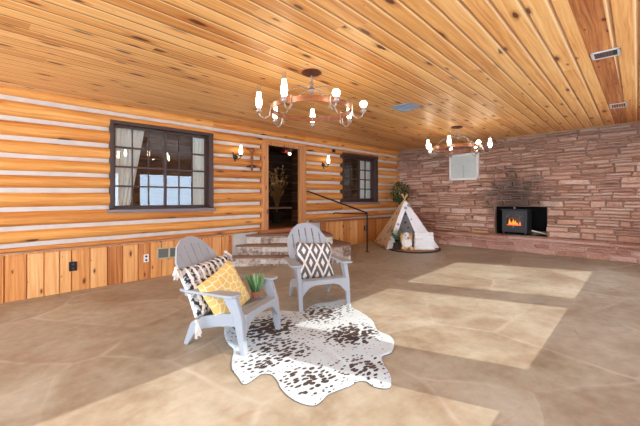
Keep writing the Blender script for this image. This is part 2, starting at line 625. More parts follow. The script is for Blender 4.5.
# ------------------------------------------------------------------ the room
XW = -3.0
bm_ = MB()
nx, ny = 24, 14
for i in range(nx + 1):
    for j in range(ny + 1):
        x = XW + (WX + .1 - XW) * i / nx
        y = -1.4 + (WY + .1 + 1.4) * j / ny
        bm_.v.append((x, y, flz(x)))
for i in range(nx):
    for j in range(ny):
        a = i * (ny + 1) + j
        bm_.f.append((a, a + ny + 1, a + ny + 2, a + 1))
        bm_.mi.append(0)
struct(bm_.build('floor', M['floor'], smooth=True))

# ceiling: boards run a few degrees off the log wall
ang = math.radians(4.8)
R = Matrix.Rotation(-ang, 4, 'Z')
pts = [R @ Vector(p) for p in ((XW, -1.35, 0), (WX + .05, -.62, 0), (WX + .05, WY + .05, 0), (XW, WY + .05, 0))]
b = MB()
b.prism([(p.x, p.y) for p in pts], 0, .06)
ceil = struct(b.build('ceiling', M['ceiling']))
ceil.location = (0, 0, CZ)
ceil.rotation_euler = (0, 0, ang)
# darker stained plank let into the ceiling boards
pl = [Vector(p) for p in ((-2.5, 0.02, 0), (WX - .03, .82, 0), (WX - .03, .99, 0), (-2.5, .19, 0))]
b = MB()
b.prism([((R @ p).x, (R @ p).y) for p in pl], -.004, .002)
tr = struct(b.build('trim_1', M['dark_plank']))
tr.location = (0, 0, CZ)
tr.rotation_euler = (0, 0, ang)
# pale cord trim where ceiling meets stone
b = MB()
b.tube([(WX - .075, y * .1, CZ - .012 + .004 * math.sin(y * 2.1)) for y in range(-5, 58)], .012, 6)
struct(b.build('trim_2', plain('pale_cord', (176, 140, 100), .8, var=.2, scale=60), smooth=True))

# log wall
CL = [2.51, 2.26, 2.02, 1.80, 1.585, 1.37, 1.13, .89, .68]
CR = [2.46, 2.30, 2.09, 1.89, 1.68, 1.49, 1.26, 1.01, .83]


def chz(i, x):
    t = (x + .05) / 8.15
    return CL[i] + (CR[i] - CL[i]) * t


OPEN = [(1.10, 2.66, 1.10, 2.40), (3.65, 4.74, .5, 2.39), (5.87, 7.23, 1.185, 2.38)]
cuts = sorted({XW, WX} | {a for q in OPEN for a in q[:2]})
logs = MB()
for r in range(9):
    for a, c in zip(cuts[:-1], cuts[1:]):
        op = next((q for q in OPEN if q[0] - .01 <= a and c <= q[1] + .01), None)
        n = max(2, int((c - a) / .12))
        rows = []
        for k in range(n + 1):
            x = a + (c - a) * k / n
            zt = CZ + .03 if r == 0 else chz(r - 1, x) - .022
            zb = chz(r, x) + .022
            wob = .012 * mnoise.noise((x * .9, r * 3.7, 1.0))
            wob2 = .012 * mnoise.noise((x * .7, r * 5.1, 9.0))
            zc, hh = (zt + zb) / 2 + wob * .6, (zt - zb) / 2
            bul = .104 + wob2 + (-.02 if r == 0 else 0)
            sec = []
            for q in range(9):
                t = -1 + 2 * q / 8
                sec.append([x, WY - .01 - bul * math.sqrt(max(0, 1 - t * t)) ** .9, zc + hh * t])
            rows.append(sec)
        if op:
            z0 = min(s_[0][2] for s_ in rows)
            z1 = max(s_[-1][2] for s_ in rows)
            if z0 > op[2] - .05 and z1 < op[3] + .05:
                continue
            if z1 > op[3] and z0 < op[3]:
                for s_ in rows:
                    for p in s_:
                        p[2] = max(p[2], op[3])
            elif z0 < op[2] and z1 > op[2]:
                for s_ in rows:
                    for p in s_:
                        p[2] = min(p[2], op[2])
        vs = [p for s_ in rows for p in s_]
        fs = []
        for k in range(n):
            for q in range(8):
                fs.append((k * 9 + q, (k + 1) * 9 + q, (k + 1) * 9 + q + 1, k * 9 + q + 1))
        fs.append(tuple(range(9)))
        fs.append(tuple(n * 9 + q for q in range(9)))
        logs.add(vs, fs)
# bottom half log on the left of the door
n = 50
vs, fs = [], []
for k in range(n + 1):
    x = XW + (3.65 - XW) * k / n
    zt, zb = chz(8, x) - .02, .588 + .012 * x
    for q in range(9):
        t = -1 + 2 * q / 8
        vs.append((x, WY - .005 - .075 * math.sqrt(max(0, 1 - t * t)), (zt + zb) / 2 + (zt - zb) / 2 * t))
for k in range(n):
    for q in range(8):
        fs.append((k * 9 + q, (k + 1) * 9 + q, (k + 1) * 9 + q + 1, k * 9 + q + 1))
logs.add(vs, fs + [tuple(range(9)), tuple(n * 9 + q for q in range(9))])
wall = struct(logs.build('wall_left', M['log'], smooth=50, merge=False))
# chinking and masonry core
b = MB()
Y0, Y1 = WY - .03, WY + .22
zlo = -.15
xw = XW
for (xa, xb, za, zb) in OPEN:
    b.box(xw, xa, Y0, Y1, zlo, CZ + .04)
    b.box(xa, xb, Y0, Y1, zlo, max(za, .62))
    b.box(xa, xb, Y0, Y1, zb, CZ + .04)
    xw = xb
b.box(xw, WX + .2, Y0, Y1, zlo, CZ + .04)
struct(b.build('chinking', M['chink'], wall))

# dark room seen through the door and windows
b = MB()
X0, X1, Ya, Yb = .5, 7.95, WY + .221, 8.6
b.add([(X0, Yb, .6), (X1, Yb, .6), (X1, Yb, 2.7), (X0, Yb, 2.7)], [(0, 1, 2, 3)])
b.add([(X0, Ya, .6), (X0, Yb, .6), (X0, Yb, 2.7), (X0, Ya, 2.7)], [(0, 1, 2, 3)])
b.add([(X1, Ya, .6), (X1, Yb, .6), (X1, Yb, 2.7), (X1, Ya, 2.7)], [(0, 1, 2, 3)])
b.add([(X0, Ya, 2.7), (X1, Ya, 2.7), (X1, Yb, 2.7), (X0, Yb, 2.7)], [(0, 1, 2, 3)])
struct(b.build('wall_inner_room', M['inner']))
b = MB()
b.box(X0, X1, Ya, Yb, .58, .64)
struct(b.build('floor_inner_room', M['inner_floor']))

# wainscot boards
b = MB()
rw = random.Random(3)


def boards(xa, xb, topf):
    x = xa
    while x < xb - .02:
        w = rw.choice((.13, .16, .19, .21, .17))
        w = min(w, xb - x)
        d = rw.uniform(0, .004)
        z0, z1 = flz(x) - .03, topf(x)
        yb, yf = Y0 + .002, WY - .055 - d
        e = .008
        b.add([(x, yb, z0), (x + e, yf, z0), (x + w - e, yf, z0), (x + w, yb, z0),
               (x, yb, z1), (x + e, yf, z1), (x + w - e, yf, z1), (x + w, yb, z1)],
              [(0, 1, 5, 4), (1, 2, 6, 5), (2, 3, 7, 6), (4, 5, 6, 7), (0, 3, 2, 1), (0, 4, 7, 3)])
        x += w


boards(XW, 3.05, lambda x: .565 + .013 * x)
struct(b.build('wall_wainscot_left', M['wains'], merge=False))
b = MB()
boards(5.34, WX, lambda x: .76)
struct(b.build('wall_wainscot_right', M['wains'], merge=False))
b = MB()
b.prism([(XW, .563 + .013 * XW), (3.05, .563 + .0133 * 3.05), (3.05, .583 + .0133 * 3.05), (XW, .583 + .013 * XW)], WY - .075, WY - .02, 'y')
struct(b.build('trim_3', M['wains'], bevel=.004))
b = MB()
b.box(4.9, WX - .02, WY - .15, WY - .02, .755, .80)
b.box(5.22, 5.34, WY - .11, WY - .03, .10, .755)
struct(b.build('trim_4', M['ledge'], bevel=.008))

# stone wall with firebox opening
OY0, OY1, OZ0, OZ1 = 2.06, 3.08, .49, 1.11
b = MB()
b.box(WX, WX + .1, -.04, OY0, -.1, CZ + .04)
b.box(WX, WX + .1, OY1, WY + .1, -.1, CZ + .04)
b.box(WX, WX + .1, OY0, OY1, OZ1, CZ + .04)
b.box(WX, WX + .1, OY0, OY1, -.1, OZ0)
swall = struct(b.build('wall_right', M['mortar']))
rs = random.Random(21)


def block(b, y0, y1, z0, z1, front, back, tilt):
    """one rough stone whose face looks towards -X"""
    j = lambda s=.006: rs.uniform(-s, s)
    e = rs.uniform(.006, .014)
    n = max(2, int((y1 - y0) / .12) + 1)
    vs, fs = [], []
    sk0, sk1 = rs.uniform(0, .022), -rs.uniform(0, .022)
    for k in range(n + 1):
        t = k / n
        y = y0 + (y1 - y0) * t
        sk = sk0 if k == 0 else sk1 if k == n else 0
        yf = y + (e if k == 0 else -e if k == n else 0)
        ww = .022 * mnoise.noise((y * 1.9, z0 * 1.2, 4.0)) + tilt * (t - .5)
        za, zb = z0 + ww, z1 + ww
        hh = min(e, (z1 - z0) * .3)
        vs += [(back, y, za), (front + j(.012), yf, za + hh + abs(j(.008))), (front + j(.012), yf + sk, zb - hh - abs(j(.008))), (back, y + sk, zb)]
    for k in range(n):
        for q in range(3):
            fs.append((k * 4 + q, k * 4 + q + 1, (k + 1) * 4 + q + 1, (k + 1) * 4 + q))
    fs += [(0, 1, 2, 3), tuple(n * 4 + q for q in range(4))]
    b.add(vs, fs)


b = MB()
z = .30
while z < CZ - .01:
    h = rs.choice((.05, .07, .085, .10, .115, .125))
    if z < OZ0 < z + h + .03:
        h = OZ0 - z if OZ0 - z > .03 else h
    if z + h > CZ:
        h = CZ - z
    if z < OZ1 < z + h:
        h = OZ1 - z if OZ1 - z > .03 else h
    y = -.02 - rs.uniform(0, .01)
    while y < WY - .02:
        w = rs.uniform(.12, .58)
        y2 = min(y + w, WY)
        inside = z < OZ1 - .01 and z + h > OZ0 + .01
        segs = [(y, y2)]
        if inside:
            segs = []
            if y < OY0 - .03:
                segs.append((y, min(y2, OY0 + rs.uniform(-.03, .02))))
            if y2 > OY1 + .03:
                segs.append((max(y, OY1 + rs.uniform(-.02, .03)), y2))
        for a, c in segs:
            gap = rs.choice((.003, .005, .006))
            if h > .08 and rs.random() < .45:
                hm = z + h * rs.uniform(.4, .6)
                block(b, a + gap, c - gap, z + gap * .6, hm - gap * .5, WX - rs.uniform(.03, .075), WX + .01, rs.uniform(-.006, .006))
                block(b, a + gap, c - gap, hm + gap * .5, z + h - gap * .6, WX - rs.uniform(.03, .075), WX + .01, rs.uniform(-.006, .006))
            else:
                block(b, a + gap, c - gap, z + gap * .6, z + h - gap * .6, WX - rs.uniform(.03, .08), WX + .01, rs.uniform(-.01, .01))
        y = y2
    z += h
struct(b.build('stone_courses', M['stone'], swall, merge=False))
b = MB()
b.box(WX + .55, WX + .58, OY0 - .1, OY1 + .1, OZ0 - .05, OZ1 + .1)
b.box(WX + .1, WX + .58, OY0 - .1, OY0, OZ0 - .05, OZ1 + .1)
b.box(WX + .1, WX + .58, OY1, OY1 + .1, OZ0 - .05, OZ1 + .1)
b.box(WX + .1, WX + .58, OY0 - .1, OY1 + .1, OZ1, OZ1 + .1)
b.box(WX - .085, WX + .58, OY0, OY1, OZ0 - .04, OZ0 - .005)
struct(b.build('firebox', M['soot'], swall))

# window wall behind the viewpoint: the daylight comes through it
b = MB()
WZ0, WZ1 = .92, 2.075
WIN = [(-1.4, .36), (.88, 2.6), (3.19, 4.87), (5.285, 7.04)]
ywall = lambda x: -.5 + .11 * (x - 4)


def wallbit(xa, xb, za, zb):
    b.prism([(xa, ywall(xa) - .03), (xb, ywall(xb) - .03), (xb, ywall(xb) + .03), (xa, ywall(xa) + .03)], za, zb)


wallbit(XW, WX + .1, -.15, WZ0)
wallbit(XW, WX + .1, WZ1, CZ + .04)
xs = [XW] + [a for w in WIN for a in w] + [WX + .1]
for i in range(0, len(xs), 2):
    wallbit(xs[i], xs[i + 1], WZ0, WZ1)
struct(b.build('wall_back', M['wains']))

# ------------------------------------------------------------------ windows
def window(name, x0, x1, z0, z1, sashes, fw):
    w = struct(empty(name, ((x0 + x1) / 2, WY, z0)))
    L = lambda x: x - (x0 + x1) / 2
    H = z1 - z0
    b = MB()
    yf, yb = -.10, .06
    b.box(L(x0), L(x0) + fw, yf, yb, 0, H)
    b.box(L(x1) - fw * 1.3, L(x1), yf, yb, 0, H)
    b.box(L(x0), L(x1), yf - .01, yb, H - fw * .9, H + .01)
    b.box(L(x0), L(x1), yf, yb, 0, fw * .6)
    struct(b.build('window_frame', M['darkframe'], w, bevel=.006))
    b = MB()
    b.box(L(x0) - .03, L(x1) + .03, yf - .05, yb, -.035, .012)
    struct(b.build('window_sill', M['sillpaint'], w, bevel=.008))
    for (a, c, cols, rows, mw, y) in sashes:
        b = MB()
        st = mw
        b.box(L(a), L(a) + st, y - .022, y + .022, fw * .6, H - fw * .9)
        b.box(L(c) - st, L(c), y - .022, y + .022, fw * .6, H - fw * .9)
        b.box(L(a), L(c), y - .022, y + .022, fw * .6, fw * .6 + st)
        b.box(L(a), L(c), y - .022, y + .022, H - fw * .9 - st, H - fw * .9)
        s_ = struct(b.build('sash', M['darkframe'], w, bevel=.004))
        b = MB()
        za, zb = fw * .6 + st, H - fw * .9 - st
        xa, xb = L(a) + st, L(c) - st
        for k in range(1, cols):
            x = xa + (xb - xa) * k / cols
            b.box(x - .008, x + .008, y - .016, y + .016, za, zb)
        for k in range(1, rows):
            z = za + (zb - za) * k / rows
            b.box(xa, xb, y - .018, y + .018, z - .013, z + .013)
        struct(b.build('muntins', M['darkframe'], s_))
        b = MB()
        b.box(xa - .005, xb + .005, y - .002, y + .002, za - .005, zb + .005)
        struct(b.build('pane', M['glass'], s_))
    return w


window('window_1', 1.10, 2.66, 1.10, 2.40, [(1.15, 1.905, 3, 4, .035, .0), (1.865, 2.59, 3, 4, .035, .03)], .055)
window('window_2', 5.87, 7.23, 1.185, 2.38, [(5.93, 6.60, 2, 4, .05, .0), (6.56, 7.15, 2, 4, .06, .03)], .075)


def curtain(x0t, x0b, x1t, x1b, z0, z1, label):
    nx_, nz_ = 40, 14
    b = MB()
    vs, fs = [], []
    for i in range(nx_ + 1):
        for j in range(nz_ + 1):
            t, s_ = i / nx_, j / nz_
            xa = x0b + (x0t - x0b) * s_
            xb = x1b + (x1t - x1b) * s_
            vs.append((xa + (xb - xa) * t, .018 * math.sin(t * 34) + .006 * math.sin(t * 71 + s_ * 3), z0 + (z1 - z0) * s_))
    for i in range(nx_):
        for j in range(nz_):
            a = i * (nz_ + 1) + j
            fs.append((a, a + nz_ + 1, a + nz_ + 2, a + 1))
    b.add(vs, fs)
    o = b.build('curtain', M['curtain'], smooth=True)
    so = o.modifiers.new('thick', 'SOLIDIFY')
    so.thickness = .003
    o.location = (0, WY + .095, 0)
    return tag(o, label, 'curtain')


curtain(1.17, 1.17, 1.62, 1.40, 1.105, 2.395, 'white curtain behind the left side of the wide dark window by the chairs')
curtain(2.38, 2.38, 2.655, 2.655, 1.105, 2.395, 'white curtain behind the right side of the wide dark window')
curtain(6.66, 6.66, 7.225, 7.225, 1.19, 2.375, 'white curtain behind the small window right of the doorway')

# doorway
dr = struct(empty('door_1', (4.195, WY, .62)))
b = MB()
b.box(-.545, -.415, -.13, -.05, 0, 1.77)
struct(b.build('jamb', M['jamb'], dr, bevel=.008))
b = MB()
b.box(.37, .545, -.13, -.05, 0, 1.77)
struct(b.build('jamb', M['jamb'], dr, bevel=.008))
b = MB()
b.box(-.545, .545, -.125, -.05, 1.70, 1.775)
struct(b.build('head', M['jamb'], dr, bevel=.008))
b = MB()
b.box(-.60, .70, -.17, .22, -.02, .055)
struct(b.build('threshold', M['ledge'], dr, bevel=.01))

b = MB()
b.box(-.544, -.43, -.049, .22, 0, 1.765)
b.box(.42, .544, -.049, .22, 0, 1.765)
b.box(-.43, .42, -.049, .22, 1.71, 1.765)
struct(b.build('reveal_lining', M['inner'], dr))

# interior fittings glimpsed through the doorway
t = empty('pendant_lamp', (5.17, 6.95, 2.42), 0, 'small red lantern with a glowing bulb hanging inside the dark doorway', 'lamp')
b = MB()
b.box(-.07, .07, -.07, .07, .02, .20)
b.build('lantern_body', M['redlamp'], t, bevel=.015)
b = MB()
b.ball((.13, -.02, .0), .035)
b.build('bulb', M['bulb_small'], t, smooth=True)
b = MB()
b.tube([(0, 0, .2), (0, 0, .279)], .008, 6)
b.build('stem', M['iron'], t)
b = MB()
b.tube([(.13, -.02, .03), (.13, -.02, .10), (.06, 0, .10)], .006, 6)
b.build('bulb_arm', M['iron'], t)
t = empty('dried_tree', (5.28, 7.45, .64), 0, 'tan dried branches standing in a pot inside the dark doorway', 'plant')
b = MB()
b.lathe([(.13, 0), (.17, .28), (.16, .3), (.02, .29)])
b.build('pot', M['soil'], t, smooth=40)
b = MB()
rt = random.Random(5)
for k in range(34):
    a, rr, hh = rt.uniform(0, 2 * PI), rt.uniform(.05, .3), rt.uniform(.6, 1.3)
    p = [(0, 0, .28), (rr * .3 * math.cos(a), rr * .3 * math.sin(a), .28 + hh * .5), (rr * math.cos(a), rr * math.sin(a), .25 + hh)]
    b.tube(p, [.008, .006, .003], 5)
    for q in range(5):
        c = Vector(p[1]).lerp(Vector(p[2]), rt.random())
        b.ball(c, (rt.uniform(.015, .035), .012, rt.uniform(.02, .04)), 6, 4)
b.build('branches', M['twig'], t)

# ------------------------------------------------------------------ stone steps at the doorway
rst = random.Random(11)


def step(pts, ztop, label, zbot=None):
    cx = sum(p[0] for p in pts) / len(pts)
    cy = max(p[1] for p in pts)
    zb = flz(cx) - .03 if zbot is None else zbot
    t = empty('stone_step', (cx, cy, flz(cx)), 0, label, 'step', 'stone steps up to the doorway')
    q = [(p[0] - cx, p[1] - cy) for p in pts]
    zt = ztop - flz(cx)
    # tread with a wavering front edge
    out = []
    for i in range(len(q) - 1):
        a, c = Vector(q[i]), Vector(q[i + 1])
        m = max(2, int((c - a).length / .1))
        for k in range(m):
            v = a.lerp(c, k / m)
            if 0 < i or k:
                v += Vector((rst.uniform(-.012, .012), rst.uniform(-.012, .012)))
            out.append((v.x, min(v.y, 0)))
    out.append(q[-1])
    b = MB()
    b.prism(out, zt - .036, zt)
    b.build('tread', M['steptread'], t, bevel=.01)
    b = MB()
    gx, gy = sum(p[0] for p in q) / len(q), sum(p[1] for p in q) / len(q)
    ins = [(gx + (x - gx) * .97, min(0, gy + (y - gy) * .97)) for x, y in q]
    b.prism(ins, zb - flz(cx), zt - .042)
    for i in range(len(ins) - 1):
        a, c = Vector(ins[i]), Vector(ins[i + 1])
        L = (c - a).length
        if L < .05:
            continue
        d = (c - a) / L
        nrm = Vector((-d.y, d.x))
        if nrm.dot(Vector((sum(p[0] for p in ins) / len(ins), sum(p[1] for p in ins) / len(ins))) - a) > 0:
            nrm = -nrm
        z0 = zb - flz(cx)
        while z0 < zt - .05:
            hh = min(rst.uniform(.06, .13), zt - .044 - z0)
            s_ = 0
            while s_ < L:
                w = min(rst.uniform(.1, .28), L - s_)
                pr = rst.uniform(.004, .02)
                p0, p1 = a + d * (s_ + .004), a + d * (s_ + w - .004)
                o0, o1 = p0 + nrm * pr, p1 + nrm * pr
                g_ = .004
                b.add([(p0.x, p0.y, z0 + g_), (p1.x, p1.y, z0 + g_), (o1.x, o1.y, z0 + g_), (o0.x, o0.y, z0 + g_),
                       (p0.x, p0.y, z0 + hh - g_), (p1.x, p1.y, z0 + hh - g_), (o1.x, o1.y, z0 + hh - g_), (o0.x, o0.y, z0 + hh - g_)],
                      [(0, 1, 2, 3), (4, 5, 6, 7), (2, 3, 7, 6), (0, 3, 7, 4), (1, 2, 6, 5), (0, 1, 5, 4)])
                s_ += w
            z0 += hh
    b.build('riser', M['stepstone'], t, merge=False)


yw = WY - .066
step([(3.30, yw), (3.5, 5.50), (3.95, 5.26), (4.30, 4.85), (4.47, 4.52), (4.66, 4.78), (4.87, 5.14), (4.95, yw)], .605,
     'topmost stone step, right under the door sill', .432)
step([(3.1, yw), (3.44, 5.36), (3.84, 5.02), (4.14, 4.60), (4.42, 4.36), (4.84, 4.41), (5.0, 4.72), (5.2, yw)], .43,
     'middle stone step of the flight below the doorway')
step([(2.78, yw), (3.0, 5.5), (3.33, 5.21), (3.72, 4.86), (3.9, 4.74), (3.99, 4.80), (3.80, 5.0), (3.36, 5.32), (3.0, yw)], .255,
     'lowest stone step, its corner jutting toward the nearer chair')

# ------------------------------------------------------------------ hearth, stove
hx = WX - .45
t = empty('hearth', (WX - .2, 2.2, flz(WX) - .01), 0, 'long raised pinkish stone hearth along the foot of the stone wall', 'hearth')
zo = flz(WX) - .01
b = MB()
z = flz(hx) - .03
b.box(hx + .03 - (WX - .2), .11, -2.17, 3.45, -.05, .445 - zo)
rs = random.Random(8)
lv = [flz(hx) - .02, flz(hx) + .1, flz(hx) + .19, .442]
for r in range(3):
    y = .03
    while y < 5.64:
        w = rs.uniform(.18, .7)
        y2 = min(y + w, 5.66)
        n0 = len(b.v)
        block(b, y + .005, y2 - .005, lv[r] + .004, lv[r + 1] - .004, hx - rs.uniform(-.012, .012), hx + .05, rs.uniform(-.012, .012))
        for i in range(n0, len(b.v)):
            v = b.v[i]
            b.v[i] = (v[0] - (WX - .2), v[1] - 2.2, v[2] - zo)
        y = y2
b.build('front_stones', M['hearthstone'], t, merge=False)
b = MB()
y = .02
while y < 5.64:
    y2 = min(y + rs.uniform(.5, 1.0), 5.66)
    b.box(hx - .02 - (WX - .2) + rs.uniform(-.012, .01), .20 - .085, y - 2.2 + .004, y2 - 2.2 - .004, .445 - zo, .487 - zo + rs.uniform(-.004, .004))
    y = y2
b.build('top_slabs', M['hearthstone'], t, bevel=.008)

# stove
t = empty('stove', (WX - .13, 2.65, .491), 0, 'small grey wood stove with a fire burning behind its glass door', 'stove')
b = MB()
b.box(.03, .36, -.25, .25, .06, .535)
b.build('body', M['stove'], t, bevel=.012)
b = MB()
b.box(.0, .38, -.27, .27, .535, .56)
b.build('top_plate', M['stove'], t, bevel=.008)
for sx in (.05, .33):
    for sy in (-.22, .22):
        b = MB()
        b.tube([(sx, sy, .0), (sx, sy, .07)], [.018, .026], 8)
        b.build('leg', M['stove'], t)
# door: arched frame, glass and flames set in front of a dark cavity panel
b = MB()
arch = [(-.15, .21), (.15, .21), (.15, .38), (.12, .425), (.06, .445), (0, .45), (-.06, .445), (-.12, .425), (-.15, .38)]
outr = [(-.21, .11), (.21, .11), (.21, .47), (.21, .49), (.1, .50), (0, .50), (-.1, .50), (-.21, .49), (-.21, .47)]
n = len(arch)
vs = [(x_, p[0], p[1]) for x_ in (.005, .03) for p in outr] + [(x_, p[0], p[1]) for x_ in (.005, .03) for p in arch]
fs = []
for i in range(n):
    j = (i + 1) % n
    fs += [(i, j, 2 * n + j, 2 * n + i), (n + i, n + j, 3 * n + j, 3 * n + i), (i, j, n + j, n + i), (2 * n + i, 2 * n + j, 3 * n + j, 3 * n + i)]
b.add(vs, fs)
door = b.build('door', M['stove'], t)
b = MB()
b.prism(arch, .012, .015, 'x')
b.build('glass', M['stoveglass'], door)
b = MB()
b.prism(arch, .0285, .0295, 'x')
b.build('fire_back', M['soot'], t)
b = MB()
for k, (yy, hh, ww) in enumerate([(.085, .13, .020), (.05, .06, .014), (.01, .12, .026), (-.03, .10, .022), (-.07, .05, .012), (-.12, .08, .009)]):
    prof = [(-ww * .6, 0), (ww * .6, 0), (ww, hh * .3), (ww * .55, hh * .62), (ww * .1, hh), (-ww * .4, hh * .6), (-ww, hh * .32)]
    b.prism([(yy + p[0], .225 + p[1]) for p in prof], .019, .023, 'x')
b.build('flames', M['fire'], t)
b = MB()
for k in range(7):
    b.ball((.022, -.12 + .04 * k, .222), (.005, .022, .012), 8, 5)
b.build('embers', M['ember'], t)
b = MB()
b.ball((-.012, 0, .18), .014)
b.tube([(.006, 0, .18), (-.012, 0, .18)], .006, 6)
b.build('door_handle', M['nickel'], t, smooth=True)
b = MB()
b.tube([(.06, .0, .558), (.06, .0, .575)], .010, 8)
b.ball((.06, .0, .587), .024)
b.build('top_knob', M['nickel'], t, smooth=True)

for (p0, p1, r, lab) in [((WX + .10, 2.36, .53), (WX + .34, 2.14, .545), .035, 'split firewood log lying on the floor of the black firebox'),
                         ((WX + .06, 2.36, .60), (WX + .22, 2.12, .525), .014, 'thin pale stick leaning on the log in the black firebox')]:
    b = MB()
    P0, P1 = Vector(p0), Vector(p1)
    c = (P0 + P1) / 2
    b.tube([P0 - c, Vector((0, 0, .004)), P1 - c], [r, r * 1.05, r * .95], 9)
    o = b.build('firewood_log' if r > .02 else 'kindling_stick', M['bark'] if r > .02 else M['plush'], smooth=50)
    o.location = c
    tag(o, lab, 'firewood')
b = MB()
b.tube([(-.04, .42, .045), (0, 0, .02), (.01, -.36, .009)], .009, 8)
b.tube([(-.04, .42, .045), (-.075, .43, -.002)], .008, 8)
o = b.build('fire_poker', M['yellowrod'], smooth=True)
o.location = (WX - .17, 3.5, .497)
tag(o, 'thin yellow rod lying on the hearth left of the stove', 'poker')

# white framed panel on stone wall
t = empty('wall_panel', (WX - .085, 3.765, 1.725), 0, 'square pale grey-green panel in a white frame on the stone wall', 'wall panel')
b = MB()
hw, hh = .355, .635
for (a, c, d, e) in ((-hw, hw, 0, .055), (-hw, hw, hh - .05, hh), (-hw, -hw + .05, 0, hh), (hw - .05, hw, 0, hh)):
    b.box(-.02, .05, a, c, d, e)
b.build('frame', M['white'], t, bevel=.005)
b = MB()
b.box(-.004, .045, -hw + .04, hw - .04, .04, hh - .04)
b.build('panel', plain('pale_green_grey_panel', (196, 204, 196), .5, var=.12, scale=6), t)
b = MB()
b.box(-.018, -.004, -.012, .012, .03, .36)
b.build('latch_bar', M['vent_metal'], t)

# ------------------------------------------------------------------ chandeliers
def chandelier(loc, a0, nolamp, label):
    t = empty('chandelier', loc, 0, label, 'chandelier', 'wagon wheel chandeliers')
    b = MB()
    b.lathe([(.0, .0), (.10, 0), (.108, -.012), (.075, -.03), (.02, -.04), (0.0, -.045)], seg=24)
    b.build('canopy', M['canopy'], t, smooth=40)
    b = MB()
    b.tube([(0, 0, -.04), (0, 0, -.20)], .010, 8)
    b.build('stem', M['nickel'], t, smooth=50)
    b = MB()
    b.lathe([(.0, -.245), (.022, -.23), (.040, -.195), (.020, -.165), (.014, -.15), (.028, -.13), (.012, -.11)], seg=12)
    b.build('hub', M['nickel'], t, smooth=50)
    Rr, zr = .43, -.405
    # ring band
    b = MB()
    vs, fs = [], []
    n = 64
    for k in range(n):
        a = 2 * PI * k / n
        for (r, z) in ((Rr, -.027), (Rr, .027), (Rr - .012, .027), (Rr - .012, -.027)):
            vs.append((r * math.cos(a), r * math.sin(a), zr + z))
    for k in range(n):
        k2 = (k + 1) % n
        for q in range(4):
            q2 = (q + 1) % 4
            fs.append((k * 4 + q, k2 * 4 + q, k2 * 4 + q2, k * 4 + q2))
    b.add(vs, fs)
    b.build('ring', M['copper'], t)
    for k in range(4):
        a = a0 + PI / 4 + k * PI / 2
        ca, sa = math.cos(a), math.sin(a)
        b = MB()
        path = []
        for i in range(9):
            s_ = i / 8
            r = .02 + (Rr - .026) * s_
            z = -.19 + .02 * math.sin(s_ * PI * .9) + (zr + .02 + .19) * s_ ** 2.2
            path.append((r * ca, r * sa, z))
        b.tube(path, .007, 6)
        b.build('hanger_rod', M['nickel'], t, smooth=True)
    for k in range(7):
        a = a0 + 2 * PI * k / 7
        ca, sa = math.cos(a), math.sin(a)
        pt = lambda r, z: (r * ca, r * sa, zr + z)
        b = MB()
        b.tube([pt(Rr + .004, .045), pt(Rr + .006, -.02), pt(Rr + .02, -.085), pt(Rr + .06, -.115), pt(Rr + .105, -.10), pt(Rr + .125, -.06)], .0065, 6)
        b.tube([pt(Rr - .018, .05), pt(Rr - .016, -.02), pt(Rr - .02, -.08), pt(Rr + .02, -.085)], .005, 6)
        b.lathe([(.008, -.07), (.03, -.055), (.034, -.04), (.02, -.035), (.02, -.01)], pt(Rr + .125, 0), 12)
        arm = b.build('lamp_arm', M['nickel'], t, smooth=50)
        c = pt(Rr + .125, 0)
        b = MB()
        if k in nolamp:
            b.ball((c[0], c[1], c[2] + .028), .037)
            b.build('bulb', M['bulb'], arm, smooth=True)
        else:
            b.lathe([(.019, -.012), (.029, .02), (.033, .05), (.026, .095), (.019, .15), (.0, .152)], c, 14)
            b.build('bulb', M['bulb'], arm, smooth=60)
            b = MB()
            b.lathe([(.0205, .147), (.0195, .185), (.0205, .225), (.0185, .225), (.0175, .185), (.0185, .147), (.0205, .147)], c, 14)
            b.build('glass_chimney', M['clear'], arm, smooth=60)
    return t


view = math.atan2(.7378, .6750)


def camang(d):      # degrees in the camera's plan: 0 = to the right, 90 = away
    return view - PI / 2 + math.radians(d)


chandelier((2.42, 2.78, CZ), camang(90), {4, 5}, 'large wagon-wheel chandelier above the two grey chairs, nearest the camera')
chandelier((6.24, 3.02, CZ), camang(235), {1}, 'farther wagon-wheel chandelier hanging in front of the stone wall')

# wall sconces
def sconce(x, z, label):
    t = empty('wall_sconce', (x, WY - .092, z), 0, label, 'wall lamp', 'oil-lamp wall sconces')
    b = MB()
    b.lathe([(0, 0), (.045, 0), (.05, .008), (.03, .016), (0, .018)], seg=14)
    pl_ = b.build('back_plate', M['iron'], t, smooth=40)
    pl_.rotation_euler = (PI / 2, 0, 0)
    b = MB()
    b.tube([(0, -.01, 0), (-.01, -.06, -.03), (-.005, -.11, -.05), (.03, -.13, -.03), (.04, -.13, .02)], .008, 7)
    b.lathe([(.01, .0), (.035, .015), (.036, .03), (.02, .035)], (.04, -.13, .0), 12)
    b.tube([(-.05, -.02, .08), (-.06, -.05, .0), (-.03, -.06, -.09)], .010, 6)
    b.build('bracket', M['iron'], t, smooth=50)
    b = MB()
    b.lathe([(.018, .0), (.032, .03), (.036, .06), (.026, .11), (.018, .17), (.0, .172)], (.04, -.13, .032), 14)
    b.build('bulb', M['bulb_sconce'], t, smooth=60)
    b = MB()
    b.lathe([(.019, .0), (.018, .04), (.019, .07), (.017, .07), (.016, .04), (.017, 0)], (.04, -.13, .202), 12)
    b.build('glass_chimney', M['clear'], t, smooth=60)


